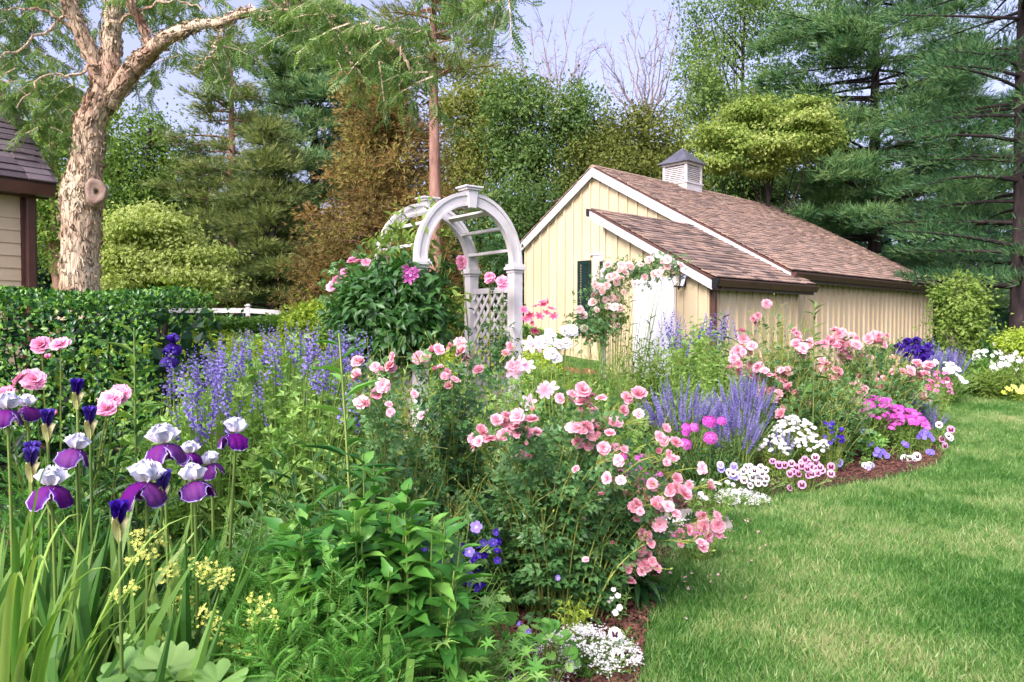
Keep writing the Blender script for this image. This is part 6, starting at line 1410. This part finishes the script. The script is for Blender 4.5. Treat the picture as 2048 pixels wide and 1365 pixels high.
filler('leafy_perennial', 'light grassy leaves left of the arbor foot', 760, 5.6, 1.2, .7, 705, LANCE, .12, .2, 'bapt', 60, 16)
filler('leafy_perennial', 'low green leaves between arbor posts', 900, 5.6, .9, .6, 712, TRIFOL, .1, 1, 'bapt', 60, 14)
filler('leafy_perennial', 'dark leaved mound under the big cluster rose', 1660, 8.5, 1.5, .9, 735, ROSELEAF, .11, 1, 'roseleaf', 100, 12)
filler('leafy_perennial', 'green mound behind the rose bushes beside the shed wall', 1590, 9.6, 1.8, .8, 660, TRIFOL, .11, 1, 'mid', 90, 12)
filler('leafy_perennial', 'green leafy clump below the pink trumpet flowers', 1050, 6.3, .7, .6, 690, ROSELEAF, .1, 1, 'mid', 44, 12)
filler('leafy_perennial', 'green low clump beside the magenta geraniums', 1420, 6.7, .7, .5, 890, LOBED, .09, 1, 'dark', 50, 6, root=.5)
filler('airy_shrub', 'airy twiggy pink-budded shrub rising before the cream wall', 1560, 9.2, 1.0, .7, 596, LANCE, .05, .25, 'olive', 44, 22, cat='shrub', stemmat='cane', t0=.4, flat=.2)

# ---------------------------------------------------------------- salvia clumps
def salvia(label, px, d, w, dp, topy, n, size=.26):
    o, b = plant('salvia_clump', label, 'salvia', px, d, 'lavender blue salvia clumps'); h = at(px, topy, d)[2] - b[2]
    mound(o, w * .95, dp, h * .66, int(n * .8), 12, LEAF8, .06, .4, 'salvl', .15, 60, .3)
    A, C, B = mound_stems(w, dp, h, n, 0, .28, root=.5); L = size * rng.uniform(.7, 1.15, n); dr = norm(B - C); low = B - dr * L[:, None]
    part('flower_stems', [stems_chunk(A, C, low, .003, .002)], M['stem'], o, stuff=True); put('flower_spike', SPIKE, zframes(dr + rng.normal(size=dr.shape) * .04), low, L, o)
salvia('lavender salvia clump left of the magenta geraniums', 1365, 7.3, .95, .5, 748, 66, .28); salvia('tallest lavender salvia clump beside the white flowers', 1490, 7.7, .8, .5, 735, 84, .28)
salvia('low lavender salvia in front of the magenta heads', 1475, 7.2, .6, .35, 800, 50, .26); salvia('salvia clump under the rightmost pink rose clusters', 1830, 9.6, .6, .5, 768, 44, .3)
salvia('short salvia spikes at the right tip of the near bed', 1865, 9.4, .45, .4, 812, 30, .28); salvia('lavender salvia clump in the far bed below the round shrub', 1900, 12.8, .9, .6, 690, 50, .4); salvia('lavender salvia tuft in the far bed left of the shrub', 1855, 12.2, .6, .5, 672, 30, .4)
salvia('few short salvia spikes between the white flowers and the pansies', 1570, 7.3, .35, .25, 850, 14, .24)

# ---------------------------------------------------------------- rounded flower heads
HEADS = {}
def head_t(n=16, seed=0):
    rr = random.Random(seed); out = []
    for k in range(n):
        a = k * 2.4; t = math.sqrt((k + .5) / n); th = t * 1.3; z = Vector((math.sin(th) * math.cos(a), math.sin(th) * math.sin(a), math.cos(th)))
        q = flat_t(5, .95, .17, 80, k, .8, nu=3, nw=2); out.append(txf(q, z.to_track_quat('Z', 'Y').to_matrix().to_4x4(), z * .36 * Vector((1, 1, .6))))
    return tjoin(out)
MAGH = tmesh('magenta_head', head_t(20), M['mag'], True); WHIH = tmesh('white_head', head_t(15), M['whitef'], True); PHLH = tmesh('phlox_head', head_t(11), M['mag'], True); PNKH = tmesh('pink_head', head_t(7), M['magl'], True)
o, b = plant('magenta_geranium', 'magenta geranium with five round flower heads before the salvia', 'geranium', 1410, 6.9); mound(o, .55, .4, .38, 22, 8, LOBED, .09, 1, 'dark', .3)
pts = [(1375, 858), (1390, 856), (1372, 868), (1420, 844), (1445, 843), (1373, 889), (1422, 877)]; P = np.array([at(x, y, 6.7) for x, y in pts]) - b; part('stems', [stems_chunk(P * (.5, .5, 0), P * (.7, .7, .5), P, .003, .0025)], M['stem'], o, stuff=True); put('flower_head', [MAGH], zframes(np.tile([0, -.8, .7], (7, 1)) + rng.normal(size=(7, 3)) * .2), P, [.13, .11, .1, .155, .11, .145, .155], o)
def headed(name, label, cat, px, d, w, dp, topy, n, mesh, size, leaf='mid', lt=LEAF8, L=.06, flat=.3, box=None):
    o, b = plant(name, label, cat, px, d); h = at(px, topy, d)[2] - b[2]; A, C, B = mound(o, w, dp, h * .97, n, 12, lt, L, .4, leaf, .15, 60, flat, root=.4)
    put('flower_head', [mesh], zframes(norm(B * (.6, .6, .3) + (0, -.3, .8) + rng.normal(size=B.shape) * .15)), B + (0, 0, .015), size * rng.uniform(.75, 1.2, len(B)), o)
headed('phlox_clump', 'sloping mass of magenta phlox at the right end of the near bed', 'phlox', 1735, 8.7, 1.0, .6, 794, 170, PHLH, .10, flat=.35)
headed('phlox_clump', 'lower right shoulder of magenta phlox beside the violet petunias', 'phlox', 1815, 8.6, .5, .45, 822, 80, PHLH, .09, flat=.4)
headed('white_flower_clump', 'upper clump of white flowers between salvia and lime leaves', 'perennial', 1590, 7.6, .48, .45, 834, 90, WHIH, .055, leaf='decid'); headed('white_flower_clump', 'lower clump of white flowers left of the brown stems', 'perennial', 1622, 7.4, .36, .35, 868, 50, WHIH, .055, leaf='decid'); headed('white_flower_clump', 'small white flower clump touching the salvia foot', 'perennial', 1552, 7.3, .32, .3, 876, 36, WHIH, .055, leaf='decid')
headed('small_pink_flowers', 'small magenta-pink flowers hanging over the lawn edge below the roses', 'perennial', 1400, 4.7, .34, .3, 1062, 24, PNKH, .07, leaf='mid', lt=LEAF8, L=.035); headed('small_pink_flowers', 'tiny magenta flowers glimpsed behind the centre rose canes', 'perennial', 1270, 4.3, .4, .3, 905, 16, MAGH, .075); headed('small_pink_flowers', 'pinkish-red small flowers in the middle of the rose canes', 'perennial', 1215, 3.9, .45, .3, 905, 20, PNKH, .07)
headed('small_pink_flowers', 'magenta-pink flowers at the far right of the near bed', 'perennial', 1880, 10, .34, .3, 742, 26, PNKH, .1)
headed('white_flower_clump', 'small white flowers under the magenta geranium by the stone', 'perennial', 1420, 5.5, .5, .3, 960, 26, WHIH, .05)
# lime rosette plant
o, b = plant('lime_leaved_plant', 'fresh lime green leafy plant under the lone pink rose', 'perennial', 1695, 8.2); h = at(1695, 828, 8.2)[2] - b[2]; mound(o, .5, .45, h, 34, 18, LEAF8, .07, .38, 'decid', .3, 66, .3, opposite=True, taper=.1)
o, b = plant('low_leafy_plant', 'low blue-green leafy edging plant by the mulch', 'perennial', 1745, 8.2); mound(o, .4, .3, .36, 24, 10, LEAF8, .08, .5, 'geran', .2); 
o, b = plant('dark_stemmed_plant', 'dark violet flowered spiky plant left of the lime leaves', 'perennial', 1665, 7.4); mound(o, .4, .3, .66, 34, 14, LANCE, .05, .2, 'olive', .3); blooms('bloom', o, b, [at(rng.uniform(1650, 1690), rng.uniform(845, 890), 7.3) for _ in range(16)], FV, .045)
# ---------------------------------------------------------------- alyssum, pansies
def alyssum(label, px, d, w, dp, h, n):
    o, b = plant('alyssum_mat', label, 'alyssum', px, d, 'white sweet alyssum mats'); mound(o, w, dp, h * .8, int(90 * w * dp / .1), 10, LEAF2, .028, .3, 'mid', .1, 60, .5, r=(.0015, .001))
    a = rng.random(n) * 6.283; q = np.sqrt(rng.random(n)); P = np.column_stack([w / 2 * q * np.cos(a), dp / 2 * q * np.sin(a), h * (1 - .5 * q * q) * rng.uniform(.8, 1.1, n)]); tiny = flat_t(4, 1, .5, 84, 1, .85, nu=3, nw=1)
    m = 9; ci = np.repeat(np.arange(n), m); Q = P[ci] + rng.normal(size=(n * m, 3)) * .011; part('flowers', [scatter(tiny, zframes(norm(rng.normal(size=Q.shape) * .4 + (0, -.3, 1))), Q, rng.uniform(.008, .013, n * m), rng.random(n * m))], M['whitef'], o, stuff=True)
alyssum('white alyssum mat spilling over the mulch at the bottom centre', 1175, 3.25, .48, .42, .17, 190); alyssum('white alyssum mat under the white pansies at the lawn edge', 1480, 6.2, .5, .35, .14, 150); alyssum('sparse alyssum beside the stepping stone', 1370, 5.3, .4, .3, .13, 60)
alyssum('thin trailing alyssum at the bottom left of the mulch', 1060, 2.9, .3, .25, .14, 50)
def pansies(label, px, d, pts, kind, size=.062, w=.5, h=.17, mat='mid', group='pansy plants along the bed edge', nst=20, dd=None):
    o, b = plant('pansy_plant', label, 'pansy', px, d, group); mound(o, w, .28, h, nst, 9, LEAF8, .05, .5, mat, .1, 65, .4)
    P = np.array([at(x, y, (dd or d) - .1 + rng.normal() * .05) for x, y in pts]) - b; P[:, 2] = np.maximum(P[:, 2], .05)
    part('stems', [stems_chunk(P * (.6, .6, 0), P * (.8, .8, .6), P - (0, -.01, 0), .0025, .002)], M['stem'], o, stuff=True)
    for k in (kind if isinstance(kind, list) else [kind]): pass
    ks = kind if isinstance(kind, list) else [kind]; Z = norm(np.array([-.1, -1, .35]) + rng.normal(size=P.shape) * .2); Z = norm(Z); Y = norm(np.array([0, 0, 1.]) - Z * Z[:, 2:3]); X = np.cross(Y, Z)
    for i in range(len(P)): put('bloom', [PANSY[ks[i % len(ks)]] if ks[i % len(ks)] in PANSY else MESH[ks[i % len(ks)]]], np.stack([X, Y, Z], -1)[i:i + 1], P[i:i + 1], [size * random.uniform(.85, 1.1)], o)
z6 = lambda x, y: (1300 + x * .3174, 800 + y * .3174)
pansies('white pansies with dark faces left of the pink ones', 1510, 6.55, [z6(*q) for q in ((595, 455), (640, 430), (640, 470), (655, 495), (705, 430), (735, 445), (690, 460), (740, 500), (730, 530), (690, 505), (640, 545), (690, 530), (615, 430), (715, 470), (665, 450), (600, 510), (560, 480), (530, 470), (505, 460))], 'pansyw', .064, .62, .2, nst=30)
pansies('row of pink and maroon pansies at the lawn edge', 1600, 6.75, [z6(*q) for q in ((780, 390), (820, 415), (855, 415), (900, 405), (910, 455), (945, 470), (965, 420), (985, 380), (1000, 400), (1050, 365), (1055, 405), (1080, 430), (1000, 440), (1030, 470), (1065, 465), (970, 400), (1020, 425), (1045, 440), (1095, 450), (930, 430), (890, 470), (890, 560), (967, 540), (1010, 480), (1150, 425), (1150, 470))], 'pansyp', .068, .72, .24, nst=36)
pansies('two lavender pansies at the left end of the pansy row', 1455, 6.6, [z6(*q) for q in ((450, 415), (535, 425), (520, 480), (455, 440), (545, 490))], 'pansyv', .075, .3)
pansies('small white and violet pansy plant alone on the mulch', 1740, 7.75, [z6(*q) for q in ((1390, 415), (1405, 430), (1365, 425), (1385, 450))], ['pansyw', 'pansyv'], .07, .3, .12, nst=12)
pansies('white pansy plant with two open faces on the mulch', 1820, 8.1, [z6(*q) for q in ((1615, 385), (1680, 370), (1695, 360), (1650, 380))], ['pansyw'], .085, .32, .14, nst=14)
pansies('lavender pansies above the single mulch plant', 1680, 7.7, [z6(*q) for q in ((1200, 400), (1185, 415))], 'pansyv', .08, .3, .2, nst=10)
pansies('single pale pansy beside the alyssum at the bottom', 1240, 3.45, [(1238, 1320), (1232, 1275)], 'pansyw', .06, .16, .1, nst=8, dd=3.3)
pansies('white and pink pansies at the right tip of the bed', 1885, 8.9, [z6(*q) for q in ((1830, 160), (1905, 190), (1890, 230), (1870, 330), (1900, 240), (1850, 250))], ['pansyw', 'pansyp'], .085, .5, .3, nst=22)
MESH['violet'] = tmesh('violet_bloom', flat_t(5, 1.1, .55, 72, 3, .82, .05, 88), M['violet'], True)
pansies('violet petunias at the right front of the bed', 1850, 8.5, [z6(*q) for q in ((1720, 215), (1745, 200), (1770, 225), (1700, 235), (1790, 250), (1735, 235), (1765, 345), (1785, 355))], ['violet'], .065, .35, .3, nst=16)
pansies('violet petunias in front of the magenta phlox', 1770, 8.2, [z6(*q) for q in ((1440, 320), (1470, 340), (1475, 330), (1500, 355), (1430, 345), (1610, 280), (1625, 288), (1395, 280), (1350, 200), (1455, 355))], ['violet'], .06, .4, .25, nst=18)
# white trumpet weedling and yellow-green seedlings on the red mulch
o, b = plant('white_trumpet_seedling', 'thin pale seedling with white trumpet flowers on the red mulch', 'flower', 1235, 3.75); mound(o, .16, .12, .36, 6, 9, LEAF8, .045, .4, 'alch', .1); blooms('bloom', o, b, [at(x, y, 3.6) for x, y in ((1228, 1188), (1236, 1200), (1226, 1208), (1242, 1222), (1232, 1232), (1222, 1212))], [tmesh('white_trumpet', flat_t(5, .7, .6, 25, 1, .8, a1=50), M['whitef'], True)], .038)
for lab, px, d in (('yellow-green seedling on the mulch left of the trumpets', 1165, 3.6), ('second yellow-green seedling nearer the alyssum', 1130, 3.4)):
    o, b = plant('seedling', lab, 'seedling', px, d); mound(o, .2, .2, .26, 9, 8, LEAF8, .05, .45, 'lime', .2)
o, b = plant('dark_leaf_plant', 'drooping dark green leaves on the mulch under the lowest roses', 'perennial', 1285, 4.0); mound(o, .4, .3, .3, 9, 9, LANCE, .17, .25, 'dark', .25, 75, indiv=True, smooth=True, droop=.3)
# ---------------------------------------------------------------- far bed on the right
filler('leafy_perennial', 'green leafy clump in the far bed at the lawn edge', 1955, 13.2, 1.0, .7, 715, LANCE, .2, .2, 'mid', 50, 16)
filler('leafy_perennial', 'dark spiky green clump in the middle of the far bed', 1985, 12.7, .8, .5, 735, LANCE, .16, .2, 'decid', 44, 18)
filler('leafy_perennial', 'low mixed leaves at the left end of the far bed', 1890, 12.3, 1.4, .6, 740, LEAF8, .09, .5, 'mid', 70, 12)
filler('leafy_perennial', 'tall green backdrop leaves of the far bed by the shed corner', 1800, 12.8, 1.8, .7, 668, LANCE, .16, .2, 'salvl', 80, 16)
filler('leafy_perennial', 'low green edge plants at the far right of the lawn', 2045, 12.6, 1.0, .6, 725, LEAF8, .1, .5, 'decid', 60, 12)
DAI = tmesh('white_daisy', flat_t(8, .5, .5, 84, 2, .8), M['whitef'], True); MESH['daisy'] = DAI
for i, (lab, px, d, w, ty, n) in enumerate((('white flowered clump left of the yellow shrub in the far bed', 1985, 13.6, .9, 690, 34), ('white daisies in the far bed beside the dark violet irises', 1880, 12.0, .8, 718, 26), ('white daisies along the far bed at the picture edge', 2030, 13.0, .9, 708, 30))):
    o, b = plant('daisy_clump', lab, 'daisies', px, d, 'white daisies of the far bed'); h = at(px, ty, d)[2] - b[2]; A, C, B = mound(o, w, .5, h, n, 12, LANCE, .1, .25, 'mid', .2, root=.5); put('bloom', [DAI], zframes(norm(B * (.3, .3, .1) + (0, -.8, .6) + rng.normal(size=B.shape) * .3)), B, .1 * rng.uniform(.7, 1.2, len(B)), o)
o, b = plant('yellow_flower_clump', 'small yellow flowers low at the far right', 'flower', 2040, 12.3); A, C, B = mound(o, .5, .3, .3, 16, 10, LEAF8, .06, .4, 'lime', .2); put('bloom', [tmesh('yellow_bloom', flat_t(6, .6, .5, 70, 2, .8), M['yellow'], True)], zframes(np.tile([0, -.7, .7], (len(B), 1))), B, .11 * np.ones(len(B)), o)
